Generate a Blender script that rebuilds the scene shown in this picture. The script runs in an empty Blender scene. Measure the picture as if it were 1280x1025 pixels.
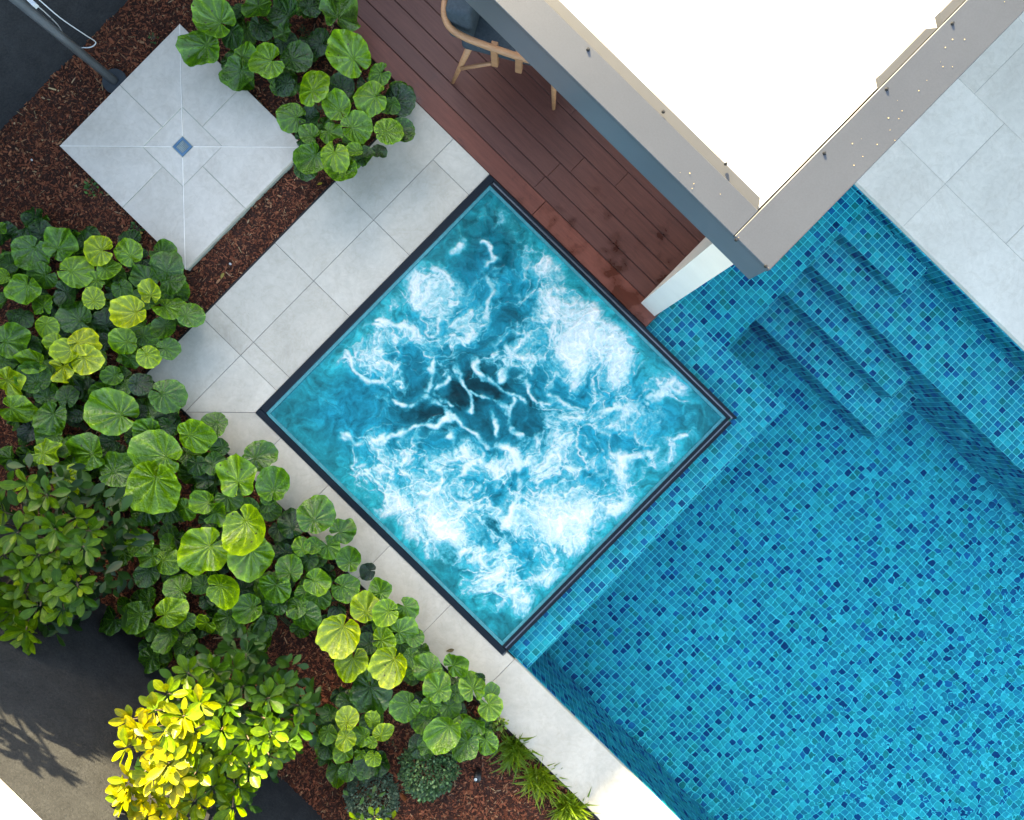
import bpy, bmesh, math, random
import numpy as np
from mathutils import Vector, Matrix

# ------------------------------------------------------------------ camera, sky, sun
SC = bpy.context.scene
COL = SC.collection
rng = random.Random(7)
nrg = np.random.default_rng(11)

H = 4.97                       # drone height above the paving (m)
F = 885.0                      # focal length in reference pixels (1280 wide)
PHI = math.radians(44.5)       # site axes: +X runs along the pool edge, +Y towards the pavilion
CP, SP = math.cos(PHI), math.sin(PHI)

cam_d = bpy.data.cameras.new('drone_camera')
cam_d.sensor_width = 36.0
cam_d.lens = 36.0 * F / 1280.0
cam_d.clip_start = 0.05
cam_d.clip_end = 1000.0
cam = bpy.data.objects.new('drone_camera', cam_d)
COL.objects.link(cam)
cam.location = (0, 0, H)
cam.rotation_euler = (0, 0, PHI)
SC.camera = cam

S_DIR = Vector((-1.0, 0.61, 0.46)).normalized()     # towards the sun
SUN_EL = math.asin(S_DIR.z)
SUN_AZ = math.atan2(S_DIR.x, S_DIR.y)               # clockwise from +Y

W = bpy.data.worlds.new('World')
SC.world = W
W.use_nodes = True
nt = W.node_tree
bg = nt.nodes['Background']
sky = nt.nodes.new('ShaderNodeTexSky')
sky.sky_type = 'NISHITA'
sky.sun_disc = False
sky.sun_elevation = SUN_EL
sky.sun_rotation = SUN_AZ
sky.air_density = 1.0
sky.dust_density = 2.0
sky.ozone_density = 0.6
nt.links.new(sky.outputs[0], bg.inputs[0])
bg.inputs[1].default_value = 0.15

sun_d = bpy.data.lights.new('sun', 'SUN')
sun_d.energy = 5.0
sun_d.angle = math.radians(0.55)
sun_d.color = (1.0, 0.85, 0.56)
sun = bpy.data.objects.new('sun', sun_d)
COL.objects.link(sun)
sun.rotation_euler = S_DIR.to_track_quat('Z', 'Y').to_euler()
sun.location = S_DIR * 40

SC.view_settings.view_transform = 'Standard'
SC.view_settings.look = 'None'
SC.view_settings.gamma = 1.0
SC.view_settings.use_curve_mapping = False
SC.view_settings.exposure = 2.9
SC.view_settings.use_white_balance = True
SC.view_settings.white_balance_temperature = 7500
SC.view_settings.white_balance_tint = 8
SC.render.engine = 'CYCLES'
SC.cycles.use_denoising = True
SC.cycles.max_bounces = 10
SC.cycles.transmission_bounces = 8


def site(px, py, z=0.0):
    """site coordinates of a reference pixel whose point stands at height z"""
    k = (H - z) / F
    dx, dy = (px - 640.0) * k, (512.5 - py) * k
    return Vector((dx * CP - dy * SP, dx * SP + dy * CP, z))


# ------------------------------------------------------------------ helpers
def link(name, me, parent=None, mat=None):
    o = bpy.data.objects.new(name, me)
    COL.objects.link(o)
    if mat is not None and me is not None and not me.materials:
        me.materials.append(mat)
    if parent is not None:
        o.parent = parent
    return o


def empty(name, loc=(0, 0, 0), rz=0.0):
    o = bpy.data.objects.new(name, None)
    COL.objects.link(o)
    o.location = loc
    o.rotation_euler = (0, 0, rz)
    o.empty_display_size = 0.1
    return o


def tag(o, label=None, cat=None, group=None, kind=None):
    if label: o['label'] = label
    if cat: o['category'] = cat
    if group: o['group'] = group
    if kind: o['kind'] = kind
    return o


def mesh_arrays(name, V, Fc, mat=None, col=None, smooth=False, uv=None):
    """mesh from numpy arrays; Fc is an (n,k) array of faces of one size"""
    V = np.asarray(V, np.float32); Fc = np.asarray(Fc, np.int32)
    me = bpy.data.meshes.new(name)
    n, k = Fc.shape
    me.vertices.add(len(V)); me.vertices.foreach_set('co', V.ravel())
    me.loops.add(n * k); me.loops.foreach_set('vertex_index', Fc.ravel())
    me.polygons.add(n)
    me.polygons.foreach_set('loop_start', np.arange(0, n * k, k, dtype=np.int32))
    me.polygons.foreach_set('loop_total', np.full(n, k, np.int32))
    if smooth:
        me.polygons.foreach_set('use_smooth', np.ones(n, bool))
    me.update(calc_edges=True)
    if col is not None:
        a = me.color_attributes.new('tint', 'FLOAT_COLOR', 'POINT')
        c = np.ones((len(V), 4), np.float32); c[:, :3] = col
        a.data.foreach_set('color', c.ravel())
    if uv is not None:
        ul = me.uv_layers.new(name='UVMap')
        ul.data.foreach_set('uv', np.asarray(uv, np.float32)[Fc.ravel()].ravel())
    if mat: me.materials.append(mat)
    return me


def bm_mesh(name, bm, mat=None, smooth=False):
    me = bpy.data.meshes.new(name)
    bmesh.ops.recalc_face_normals(bm, faces=bm.faces)
    bm.to_mesh(me); bm.free()
    if smooth:
        for p in me.polygons: p.use_smooth = True
    if mat: me.materials.append(mat)
    return me


def add_box(bm, x0, x1, y0, y1, z0, z1, bevel=0.0, rot=None):
    r = bmesh.ops.create_cube(bm, size=1.0)
    vs = r['verts']
    for v in vs:
        v.co = Vector(((x0 + x1) / 2 + v.co.x * (x1 - x0), (y0 + y1) / 2 + v.co.y * (y1 - y0), (z0 + z1) / 2 + v.co.z * (z1 - z0)))
    if bevel > 0:
        es = list({e for v in vs for e in v.link_edges})
        bmesh.ops.bevel(bm, geom=es, offset=bevel, segments=1, profile=0.5, affect='EDGES')
    return vs


def box(name, x0, x1, y0, y1, z0, z1, mat, parent=None, bevel=0.0):
    bm = bmesh.new()
    add_box(bm, x0, x1, y0, y1, z0, z1, bevel)
    return link(name, bm_mesh(name, bm, mat), parent)


def add_prism(bm, pts, z0, z1, bevel=0.0):
    lo = [bm.verts.new((p[0], p[1], z0)) for p in pts]
    hi = [bm.verts.new((p[0], p[1], z1)) for p in pts]
    n = len(pts)
    fs = [bm.faces.new(hi), bm.faces.new(lo[::-1])]
    for i in range(n):
        fs.append(bm.faces.new((lo[i], lo[(i + 1) % n], hi[(i + 1) % n], hi[i])))
    if bevel > 0:
        es = [e for e in fs[0].edges]
        bmesh.ops.bevel(bm, geom=es, offset=bevel, segments=1, profile=0.5, affect='EDGES')


def add_tube(bm, pts, radii, n=10, cap=True):
    """swept tube along points"""
    pts = [Vector(p) for p in pts]
    if not hasattr(radii, '__len__'): radii = [radii] * len(pts)
    rings = []
    ref = Vector((0, 0, 1))
    for i, p in enumerate(pts):
        t = (pts[min(i + 1, len(pts) - 1)] - pts[max(i - 1, 0)]).normalized()
        if abs(t.dot(ref)) > 0.95: ref = Vector((1, 0.2, 0)).normalized()
        a = t.cross(ref).normalized(); b = t.cross(a).normalized()
        rings.append([bm.verts.new(p + (a * math.cos(2 * math.pi * k / n) + b * math.sin(2 * math.pi * k / n)) * radii[i]) for k in range(n)])
    for r0, r1 in zip(rings, rings[1:]):
        for k in range(n):
            bm.faces.new((r0[k], r0[(k + 1) % n], r1[(k + 1) % n], r1[k]))
    if cap:
        bm.faces.new(rings[0][::-1]); bm.faces.new(rings[-1])


def tube(name, pts, radii, mat, parent=None, n=10):
    bm = bmesh.new(); add_tube(bm, pts, radii, n)
    return link(name, bm_mesh(name, bm, mat, True), parent)


def catmull(pts, per=8):
    P = [Vector(p) for p in pts]; P = [2 * P[0] - P[1]] + P + [2 * P[-1] - P[-2]]
    out = []
    for i in range(1, len(P) - 2):
        a, b, c, d = P[i - 1:i + 3]
        for k in range(per):
            t = k / per
            out.append(0.5 * ((2 * b) + (c - a) * t + (2 * a - 5 * b + 4 * c - d) * t * t + (3 * b - a - 3 * c + d) * t ** 3))
    out.append(P[-2])
    return out


# numpy gradient noise
_G = nrg.normal(size=(256, 256, 2)); _G /= np.linalg.norm(_G, axis=2, keepdims=True)


def noise2(x, y):
    xi = np.floor(x).astype(int); yi = np.floor(y).astype(int)
    fx, fy = x - xi, y - yi
    u, v = fx ** 3 * (fx * (fx * 6 - 15) + 10), fy ** 3 * (fy * (fy * 6 - 15) + 10)
    def g(a, b):
        q = _G[(xi + a) % 256, (yi + b) % 256]
        return q[..., 0] * (fx - a) + q[..., 1] * (fy - b)
    return 1.5 * ((g(0, 0) * (1 - u) + g(1, 0) * u) * (1 - v) + (g(0, 1) * (1 - u) + g(1, 1) * u) * v)


def fbm(x, y, o=4, gain=0.5):
    s = 0; a = 1.0
    for k in range(o):
        s = s + a * noise2(x * 2 ** k + 17.3 * k, y * 2 ** k + 5.1 * k); a *= gain
    return s


def sstep(a, b, x):
    t = np.clip((x - a) / (b - a), 0, 1)
    return t * t * (3 - 2 * t)


# ------------------------------------------------------------------ materials
class M:
    """small node-material builder"""
    def __init__(s, name, rough=0.6, spec=0.5, metal=0.0):
        s.m = bpy.data.materials.new(name); s.m.use_nodes = True
        s.t = s.m.node_tree; s.b = s.t.nodes['Principled BSDF']
        s.b.inputs['Roughness'].default_value = rough
        s.b.inputs['Specular IOR Level'].default_value = spec
        s.b.inputs['Metallic'].default_value = metal
    def n(s, t, **k):
        d = s.t.nodes.new('ShaderNode' + t)
        for a, v in k.items(): setattr(d, a, v)
        return d
    def l(s, a, b): s.t.links.new(a, b)
    def coords(s, kind='Object'):
        return s.n('TexCoord').outputs[kind]
    def noise(s, vec, scale, detail=4, rough=0.55, dist=0.0):
        d = s.n('TexNoise'); s.l(vec, d.inputs['Vector'])
        d.inputs['Scale'].default_value = scale; d.inputs['Detail'].default_value = detail
        d.inputs['Roughness'].default_value = rough; d.inputs['Distortion'].default_value = dist
        return d.outputs['Fac']
    def ramp(s, fac, stops):
        d = s.n('ValToRGB'); e = d.color_ramp.elements
        while len(e) < len(stops): e.new(0.5)
        for q, (p, c) in zip(e, stops):
            q.position = p; q.color = (*c, 1) if len(c) == 3 else c
        s.l(fac, d.inputs['Fac']); return d.outputs['Color']
    def mix(s, a, b, fac, mode='MIX'):
        d = s.n('Mix', data_type='RGBA', blend_type=mode)
        for i, v in ((0, fac), (6, a), (7, b)):
            if hasattr(v, 'links'): s.l(v, d.inputs[i])
            else: d.inputs[i].default_value = v if i == 0 else ((*v, 1) if len(v) == 3 else v)
        return d.outputs[2]
    def math(s, op, a, b=0.5, c=None):
        d = s.n('Math', operation=op)
        for i, v in ((0, a), (1, b), (2, c)):
            if v is None: continue
            if hasattr(v, 'links'): s.l(v, d.inputs[i])
            else: d.inputs[i].default_value = v
        return d.outputs[0]
    def attr(s, name):
        d = s.n('Attribute'); d.attribute_name = name; return d.outputs['Color']
    def color(s, c):
        if hasattr(c, 'links'): s.l(c, s.b.inputs['Base Color'])
        else: s.b.inputs['Base Color'].default_value = (*c, 1)
        return s
    def rough(s, r): s.l(r, s.b.inputs['Roughness']); return s
    def bump(s, h, strength=0.3, dist=0.01):
        d = s.n('Bump'); d.inputs['Strength'].default_value = strength; d.inputs['Distance'].default_value = dist
        s.l(h, d.inputs['Height']); s.l(d.outputs[0], s.b.inputs['Normal']); return s


def stone_mat(name, c0, c1, c2):
    m = M(name, 0.55, 0.35)
    v = m.coords('Object')
    oi = m.n('ObjectInfo')
    off = m.n('VectorMath', operation='SCALE'); off.inputs['Scale'].default_value = 9.0
    cmb = m.n('CombineXYZ'); m.l(oi.outputs['Random'], cmb.inputs[0]); m.l(oi.outputs['Random'], cmb.inputs[1])
    m.l(cmb.outputs[0], off.inputs[0])
    add = m.n('VectorMath', operation='ADD'); m.l(v, add.inputs[0]); m.l(off.outputs[0], add.inputs[1])
    p = add.outputs[0]
    big = m.noise(p, 2.3, 6, 0.66, 0.7)
    fine = m.noise(p, 22.0, 5, 0.65, 0.8)
    cl = m.ramp(big, [(0.30, c0), (0.50, c1), (0.72, c2)])
    cl = m.mix(cl, m.ramp(fine, [(0.34, (0.84, 0.83, 0.81)), (0.64, (1.05, 1.05, 1.05))]), 0.5, 'MULTIPLY')
    vein = m.noise(p, 3.1, 7, 0.62, 1.4)
    vb = m.math('ABSOLUTE', m.math('SUBTRACT', vein, 0.5))
    cl = m.mix(cl, m.ramp(vb, [(0.0, (0.87, 0.84, 0.80)), (0.03, (1, 1, 1))]), 0.4, 'MULTIPLY')
    tint = m.ramp(oi.outputs['Random'], [(0.0, (0.93, 0.925, 0.915)), (1.0, (1.05, 1.05, 1.05))])
    cl = m.mix(cl, tint, 1.0, 'MULTIPLY')
    speck = m.n('TexVoronoi'); speck.inputs['Scale'].default_value = 26.0; m.l(p, speck.inputs['Vector'])
    cl = m.mix(cl, m.ramp(speck.outputs['Distance'], [(0.035, (0.42, 0.38, 0.34)), (0.055, (1, 1, 1))]), 0.6, 'MULTIPLY')
    m.color(cl)
    m.bump(fine, 0.12, 0.004)
    return m.m


MAT_STONE = stone_mat('porcelain_paving', (0.415, 0.385, 0.325), (0.485, 0.452, 0.385), (0.54, 0.502, 0.43))
MAT_PAD = stone_mat('shower_pad_paving', (0.575, 0.515, 0.44), (0.64, 0.575, 0.495), (0.70, 0.63, 0.55))
MAT_TERR = stone_mat('terrace_paving', (0.62, 0.565, 0.485), (0.675, 0.62, 0.535), (0.73, 0.67, 0.58))


def plain(name, c, rough=0.6, spec=0.5, metal=0.0, var=0.12, scale=14.0, bump=0.0):
    m = M(name, rough, spec, metal)
    v = m.coords('Object')
    f = m.noise(v, scale, 5, 0.6)
    m.color(m.mix(c, m.ramp(f, [(0.3, (1 - var,) * 3), (0.7, (1 + var,) * 3)]), 1.0, 'MULTIPLY'))
    if bump: m.bump(f, bump, 0.004)
    return m.m


MAT_GROUT = plain('paving_grout', (0.40, 0.40, 0.39), 0.9)
MAT_GROUT_DARK = plain('dark_joint_grout', (0.16, 0.16, 0.155), 0.9)  # dark grey of the slab seen in the tile joints
MAT_PADEDGE = plain('pad_edge', (0.36, 0.38, 0.30), 0.85, var=0.25)
MAT_BLACK = plain('black_stone', (0.007, 0.012, 0.018), 0.35, 0.15)
MAT_GAP_SHADOW = plain('shadow_gap_black', (0.012, 0.012, 0.013), 0.7)
MAT_SLOT = plain('slot_steel', (0.30, 0.33, 0.36), 0.35, 0.5, 0.6)
MAT_TEAL = plain('overflow_glass', (0.05, 0.23, 0.26), 0.2, 0.25, var=0.2, scale=30)
MAT_GUNMETAL = plain('gunmetal_pipe', (0.13, 0.145, 0.155), 0.32, 0.6, 0.3)
MAT_CLEAR = plain('clear_collar', (0.42, 0.45, 0.48), 0.2, 0.6, 0.3)
MAT_HOSE = plain('white_cable', (0.55, 0.57, 0.58), 0.45)
MAT_STEEL = plain('steel_blue_drain', (0.10, 0.21, 0.33), 0.35, 0.4, 0.4)
MAT_HOLE = plain('black_void', (0.004, 0.005, 0.006), 0.9)
MAT_COLUMN = plain('white_render', (0.66, 0.61, 0.54), 0.6, var=0.05, scale=5, bump=0.05)
MAT_ROOF = plain('white_roof_sheet', (0.85, 0.85, 0.84), 0.5, var=0.03, scale=3)
MAT_FASCIA = plain('slate_fascia', (0.060, 0.073, 0.092), 0.32, 0.3, 0.1, var=0.12, scale=2.5)
MAT_FLASH = plain('beige_flashing', (0.062, 0.064, 0.068), 0.5, 0.3, 0.1, var=0.05)
MAT_SCREW = plain('screw_head', (0.05, 0.05, 0.05), 0.4, 0.5, 0.8)
MAT_SPECK = plain('ochre_dirt', (0.42, 0.32, 0.16), 0.8)
MAT_WALLCAP = plain('white_wall_cap', (0.75, 0.74, 0.72), 0.6, var=0.05)
MAT_OCCLUDER = plain('occluder_render', (0.46, 0.47, 0.48), 0.75, var=0.05)
MAT_OCCLUDER_ROOF = plain('occluder_roof', (0.10, 0.10, 0.11), 0.7)
MAT_WINDOW = plain('occluder_window_glass', (0.03, 0.04, 0.05), 0.08, 0.6)
MAT_LENS = plain('lamp_lens', (0.55, 0.60, 0.62), 0.2, 0.6)
MAT_PEBBLE = plain('white_pebble', (0.55, 0.54, 0.52), 0.6)
MAT_SPIGOT = plain('pool_light_lens', (0.10, 0.45, 0.55), 0.2, 0.5)


def cap_mat():
    m = M('grey_metal_capping', 0.36, 0.5, 0.15)
    v = m.coords('Object')
    f = m.noise(v, 3.0, 4, 0.6)
    fine = m.noise(v, 160.0, 2, 0.5)
    c = m.mix((0.051, 0.057, 0.069), m.ramp(f, [(0.3, (0.92,) * 3), (0.7, (1.07,) * 3)]), 1.0, 'MULTIPLY')
    c = m.mix(c, m.ramp(fine, [(0.35, (0.95,) * 3), (0.65, (1.04,) * 3)]), 1.0, 'MULTIPLY')
    m.color(c); m.bump(f, 0.05, 0.004)
    return m.m


MAT_CAP = cap_mat()


def wall_mat():
    m = M('charcoal_texture_render', 0.85, 0.08)
    v = m.coords('Object')
    a = m.noise(v, 9.0, 5, 0.6); b = m.noise(v, 70.0, 4, 0.6, 1.0)
    c = m.mix((0.036, 0.038, 0.042), m.ramp(a, [(0.3, (0.82,) * 3), (0.7, (1.15,) * 3)]), 1.0, 'MULTIPLY')
    c = m.mix(c, m.ramp(b, [(0.35, (0.75,) * 3), (0.68, (1.3, 1.28, 1.25))]), 0.8, 'MULTIPLY')
    m.color(c); m.bump(b, 0.55, 0.006)
    return m.m


MAT_WALL = wall_mat()


def timber_mat(name, c0, c1, wet=False):
    m = M(name, 0.5, 0.4)
    v = m.coords('Object')
    oi = m.n('ObjectInfo')
    mp = m.n('Mapping'); m.l(v, mp.inputs[0]); mp.inputs['Scale'].default_value = (1.2, 16.0, 16.0)
    cmb = m.n('CombineXYZ'); m.l(m.math('MULTIPLY', oi.outputs['Random'], 37.0), cmb.inputs[0])
    m.l(m.math('MULTIPLY', oi.outputs['Random'], 11.0), cmb.inputs[1]); m.l(cmb.outputs[0], mp.inputs['Location'])
    g = m.noise(mp.outputs[0], 3.0, 6, 0.65, 0.6)
    fine = m.noise(mp.outputs[0], 14.0, 4, 0.6)
    c = m.ramp(g, [(0.28, c0), (0.72, c1)])
    c = m.mix(c, m.ramp(fine, [(0.3, (0.8,) * 3), (0.7, (1.15,) * 3)]), 0.7, 'MULTIPLY')
    c = m.mix(c, m.ramp(oi.outputs['Random'], [(0, (0.86, 0.84, 0.86)), (1, (1.12, 1.08, 1.04))]), 1.0, 'MULTIPLY')
    if wet:  # splash stains along the spa side, fixed to the timber
        w = m.noise(v, 4.2, 5, 0.62, 0.25)
        sx = m.n('SeparateXYZ'); m.l(v, sx.inputs[0])
        y = m.math('SUBTRACT', sx.outputs[1], 1.07)
        lim = m.math('SUBTRACT', 0.425, m.math('MULTIPLY', y, -0.27))
        xr = m.n('MapRange'); m.l(sx.outputs[0], xr.inputs[0])
        xr.inputs[1].default_value = -1.5; xr.inputs[2].default_value = 0.1; xr.inputs[3].default_value = 0.14; xr.inputs[4].default_value = -0.04
        lim = m.math('ADD', lim, xr.outputs[0])
        k = m.math('MULTIPLY', m.math('SUBTRACT', w, lim), 9.0)
        k.node.use_clamp = True
        c = m.mix(c, m.mix(c, (0.52, 0.46, 0.43), 1.0, 'MULTIPLY'), k)
        r = m.math('SUBTRACT', 0.5, m.math('MULTIPLY', k, 0.28))
        m.rough(r)
    m.color(c); m.bump(fine, 0.15, 0.003)
    return m.m


MAT_DECK = timber_mat('red_brown_decking', (0.082, 0.029, 0.021), (0.135, 0.050, 0.037), True)
MAT_BORDER = timber_mat('red_border_board', (0.115, 0.033, 0.021), (0.175, 0.052, 0.033), True)
MAT_CHAIR = timber_mat('honey_timber', (0.36, 0.18, 0.085), (0.48, 0.26, 0.13))
MAT_CUSHION = plain('slate_fabric', (0.045, 0.060, 0.072), 0.9, 0.2, var=0.2, scale=60, bump=0.3)


def mosaic_mat():
    m = M('glass_mosaic', 0.4, 0.0)
    c = m.attr('tint')
    v = m.coords('Object')
    f = m.noise(v, 60.0, 3, 0.6)
    m.color(m.mix(c, m.ramp(f, [(0.3, (0.8,) * 3), (0.7, (1.18,) * 3)]), 0.8, 'MULTIPLY'))
    return m.m


MAT_MOSAIC = mosaic_mat()
MAT_MGROUT_PALE = plain('mosaic_grout_pale', (0.36, 0.72, 0.80), 0.85, 0.0)
MAT_MGROUT = plain('mosaic_grout', (0.10, 0.68, 0.80), 0.85, 0.0)


def water_mat():
    m = M('pool_water_surface', 0.0, 0.5)
    v = m.coords('Object')
    a = m.noise(v, 2.2, 3, 0.5, 0.4); b = m.noise(v, 9.0, 2, 0.5, 0.6)
    sx = m.n('SeparateXYZ'); m.l(v, sx.inputs[0])
    xr = m.n('MapRange'); m.l(sx.outputs[0], xr.inputs[0])
    xr.inputs[1].default_value = 1.3; xr.inputs[2].default_value = 3.6; xr.inputs[3].default_value = 0.03; xr.inputs[4].default_value = 0.30
    h = m.math('ADD', m.math('MULTIPLY', a, 1.1), m.math('MULTIPLY', b, xr.outputs[0]))
    bp = m.n('Bump'); bp.inputs['Strength'].default_value = 0.30; bp.inputs['Distance'].default_value = 0.035
    m.l(h, bp.inputs['Height'])
    rf = m.n('BsdfRefraction'); rf.inputs['Color'].default_value = (0.42, 0.99, 0.965, 1); rf.inputs['IOR'].default_value = 1.33; rf.inputs['Roughness'].default_value = 0.0
    gl = m.n('BsdfGlossy'); gl.inputs['Roughness'].default_value = 0.02
    m.l(bp.outputs[0], rf.inputs['Normal']); m.l(bp.outputs[0], gl.inputs['Normal'])
    ms = m.n('MixShader'); ms.inputs[0].default_value = 0.006      # what a polarising filter leaves of the sky's reflection
    m.l(rf.outputs[0], ms.inputs[1]); m.l(gl.outputs[0], ms.inputs[2])
    m.l(ms.outputs[0], m.t.nodes['Material Output'].inputs[0])
    return m.m


MAT_WATER = water_mat()


def spa_mat():
    m = M('churning_spa_water', 0.15, 0.10)
    c = m.attr('tint')
    v = m.coords('Object')
    f = m.noise(v, 55.0, 5, 0.7, 0.8)
    fo = m.n('Attribute'); fo.attribute_name = 'foam'
    k = m.math('MULTIPLY', m.math('SUBTRACT', f, 0.5), 1.1)
    k2 = m.math('MULTIPLY', k, m.math('SUBTRACT', 1.15, m.math('ABSOLUTE', m.math('SUBTRACT', fo.outputs['Fac'], 0.5))))
    bright = m.math('ADD', 1.0, k2)
    g = m.n('CombineColor'); [m.l(bright, g.inputs[i]) for i in range(3)]
    m.color(m.mix(c, g.outputs[0], 1.0, 'MULTIPLY'))
    m.rough(m.math('ADD', 0.10, m.math('MULTIPLY', fo.outputs['Fac'], 0.5)))
    m.bump(m.math('MULTIPLY', f, m.math('ADD', 0.25, fo.outputs['Fac'])), 0.45, 0.008)
    return m.m


MAT_SPA = spa_mat()


def mulch_mat():
    m = M('dark_bark_mulch', 0.9, 0.2)
    v = m.coords('Object')
    a = m.noise(v, 45.0, 5, 0.7, 0.5); b = m.noise(v, 3.0, 3, 0.6)
    c = m.ramp(a, [(0.30, (0.014, 0.008, 0.006)), (0.55, (0.055, 0.023, 0.016)), (0.75, (0.110, 0.050, 0.032))])
    c = m.mix(c, m.ramp(b, [(0.3, (0.75,) * 3), (0.7, (1.2,) * 3)]), 0.8, 'MULTIPLY')
    m.color(c); m.bump(a, 0.8, 0.01)
    return m.m


MAT_MULCH = mulch_mat()


def attr_mat(name, rough=0.8, spec=0.3):
    m = M(name, rough, spec); m.color(m.attr('tint')); return m.m


MAT_CHIP = attr_mat('bark_chip', 0.85, 0.2)


def leaf_mat(name, vein_n, rough, trans=0.12, spec=0.45):
    """colour from the object's own colour, radial or pinnate veins from the leaf's UV"""
    m = M(name, rough, spec)
    oi = m.n('ObjectInfo')
    uv = m.n('UVMap')
    sx = m.n('SeparateXYZ'); m.l(uv.outputs[0], sx.inputs[0])
    base = oi.outputs['Color']
    v = m.coords('Object')
    f = m.noise(v, 3.5, 4, 0.6, 0.5); f2 = m.noise(v, 16.0, 3, 0.6)
    c = m.mix(base, m.ramp(f, [(0.25, (0.50, 0.58, 0.50)), (0.72, (1.45, 1.32, 1.0))]), 0.9, 'MULTIPLY')
    c = m.mix(c, m.ramp(f2, [(0.3, (0.86,) * 3), (0.7, (1.12,) * 3)]), 0.8, 'MULTIPLY')
    if vein_n:
        uu = m.math('ADD', sx.outputs[0], m.math('MULTIPLY', m.math('SUBTRACT', m.noise(v, 2.2, 3, 0.6), 0.5), 0.085))
        w = m.math('ABSOLUTE', m.math('SINE', m.math('MULTIPLY', uu, math.pi * vein_n)))
        thin = m.ramp(w, [(0.0, (1, 1, 1)), (0.22, (0, 0, 0))])
        c = m.mix(c, m.ramp(w, [(0.1, (1.30, 1.25, 1.15)), (0.9, (0.66, 0.72, 0.75))]), 0.8, 'MULTIPLY')  # lighter ribs, darker between: highlight contrast painted into the leaf colour
        amt = m.math('MULTIPLY', thin, m.math('SUBTRACT', 0.85, m.math('MULTIPLY', sx.outputs[1], 0.75)))
        c = m.mix(c, m.mix(c, (3.0, 2.2, 1.8), 1.0, 'MULTIPLY'), amt)
        rim = m.ramp(sx.outputs[1], [(0.80, (0, 0, 0)), (0.97, (1, 1, 1))])
        c = m.mix(c, m.mix(c, (1.75, 1.6, 1.5), 1.0, 'MULTIPLY'), rim)
    else:
        w = m.math('ABSOLUTE', m.math('SUBTRACT', sx.outputs[0], 0.5))
        thin = m.ramp(w, [(0.0, (1, 1, 1)), (0.045, (0, 0, 0))])
        c = m.mix(c, m.mix(c, (1.9, 1.7, 1.5), 1.0, 'MULTIPLY'), m.math('MULTIPLY', thin, 0.8))
    m.color(c)
    if vein_n:
        puck = m.noise(v, 6.5, 3, 0.55, 0.4)
        hh = m.math('ADD', m.math('MULTIPLY', puck, 1.0), m.math('MULTIPLY', w, 0.35))
        m.bump(hh, 0.60, 0.016)
        # insect holes and brown nibbles on some leaves
        vo = m.n('TexVoronoi'); vo.inputs['Scale'].default_value = 2.6; m.l(v, vo.inputs['Vector'])
        spot = m.ramp(vo.outputs['Distance'], [(0.10, (1, 1, 1)), (0.15, (0, 0, 0))])
        gate = m.ramp(oi.outputs['Random'], [(0.74, (0, 0, 0)), (0.76, (1, 1, 1))])
        c = m.mix(c, (0.030, 0.016, 0.006), m.math('MULTIPLY', m.math('MULTIPLY', spot, gate), 0.9))
        m.color(c)
    else:
        m.bump(f2, 0.3, 0.004)
    tr = m.n('BsdfTranslucent'); m.l(m.mix(c, (1.5, 1.35, 0.5), 1.0, 'MULTIPLY'), tr.inputs[0])
    ms = m.n('MixShader'); ms.inputs[0].default_value = trans
    out = m.t.nodes['Material Output']
    m.l(m.b.outputs[0], ms.inputs[1]); m.l(tr.outputs[0], ms.inputs[2]); m.l(ms.outputs[0], out.inputs[0])
    return m.m


MAT_ROUNDLEAF = leaf_mat('round_leaf', 11, 0.20, 0.10, 0.55)
MAT_SHRUBLEAF = leaf_mat('shrub_leaf', 0, 0.30, 0.20, 0.22)
MAT_BLADE = leaf_mat('grass_blade', 0, 0.4, 0.2)
MAT_STALK = plain('leaf_stalk', (0.045, 0.075, 0.022), 0.6)
MAT_TWIG = plain('twig_bark', (0.10, 0.075, 0.05), 0.8)
MAT_SMALLLEAF = attr_mat('small_leaf', 0.5, 0.35)

# ------------------------------------------------------------------ ground
X0, X1, Y0, Y1 = -1.26, 6.56, -1.28, 2.86
V, Fq = [], []
xs, ys = [-300, X0, X1, 300], [-300, Y0, Y1, 300]
for y in ys:
    for x in xs: V.append((x, y, -0.16))
for j in range(3):
    for i in range(3):
        if (i, j) != (1, 1): Fq.append((j * 4 + i, j * 4 + i + 1, j * 4 + i + 5, j * 4 + i + 4))
MAT_SOIL = plain('soil', (0.05, 0.04, 0.03), 0.95, var=0.3, scale=2.0)
tag(link('ground', mesh_arrays('ground', V, Fq, MAT_SOIL)), kind='structure')

PAD = (-3.565, -2.325, -0.905, 0.300)       # u0,u1,v0,v1
PATH_O, PATH_I = -2.010, -1.272             # outer, inner edge of the spa-side path
COP_O, COP_I = -1.620, -1.234               # outer, inner edge of the long coping
DECK_V = 1.072


def in_bed(x, y):
    a = (x > -3.98) & (x < PATH_O - 0.012) & (y > -3.01) & (y < DECK_V - 0.01)
    b = (x >= PATH_O - 0.012) & (x < 4.7) & (y > -3.01) & (y < COP_O - 0.012)
    p = (x > PAD[0]) & (x < PAD[1]) & (y > PAD[2]) & (y < PAD[3])
    return (a | b) & ~p


def mulch_height(x, y):
    return -0.062 + 0.016 * fbm(x * 2.1, y * 2.1, 3) + 0.006 * fbm(x * 14, y * 14, 3)


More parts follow.
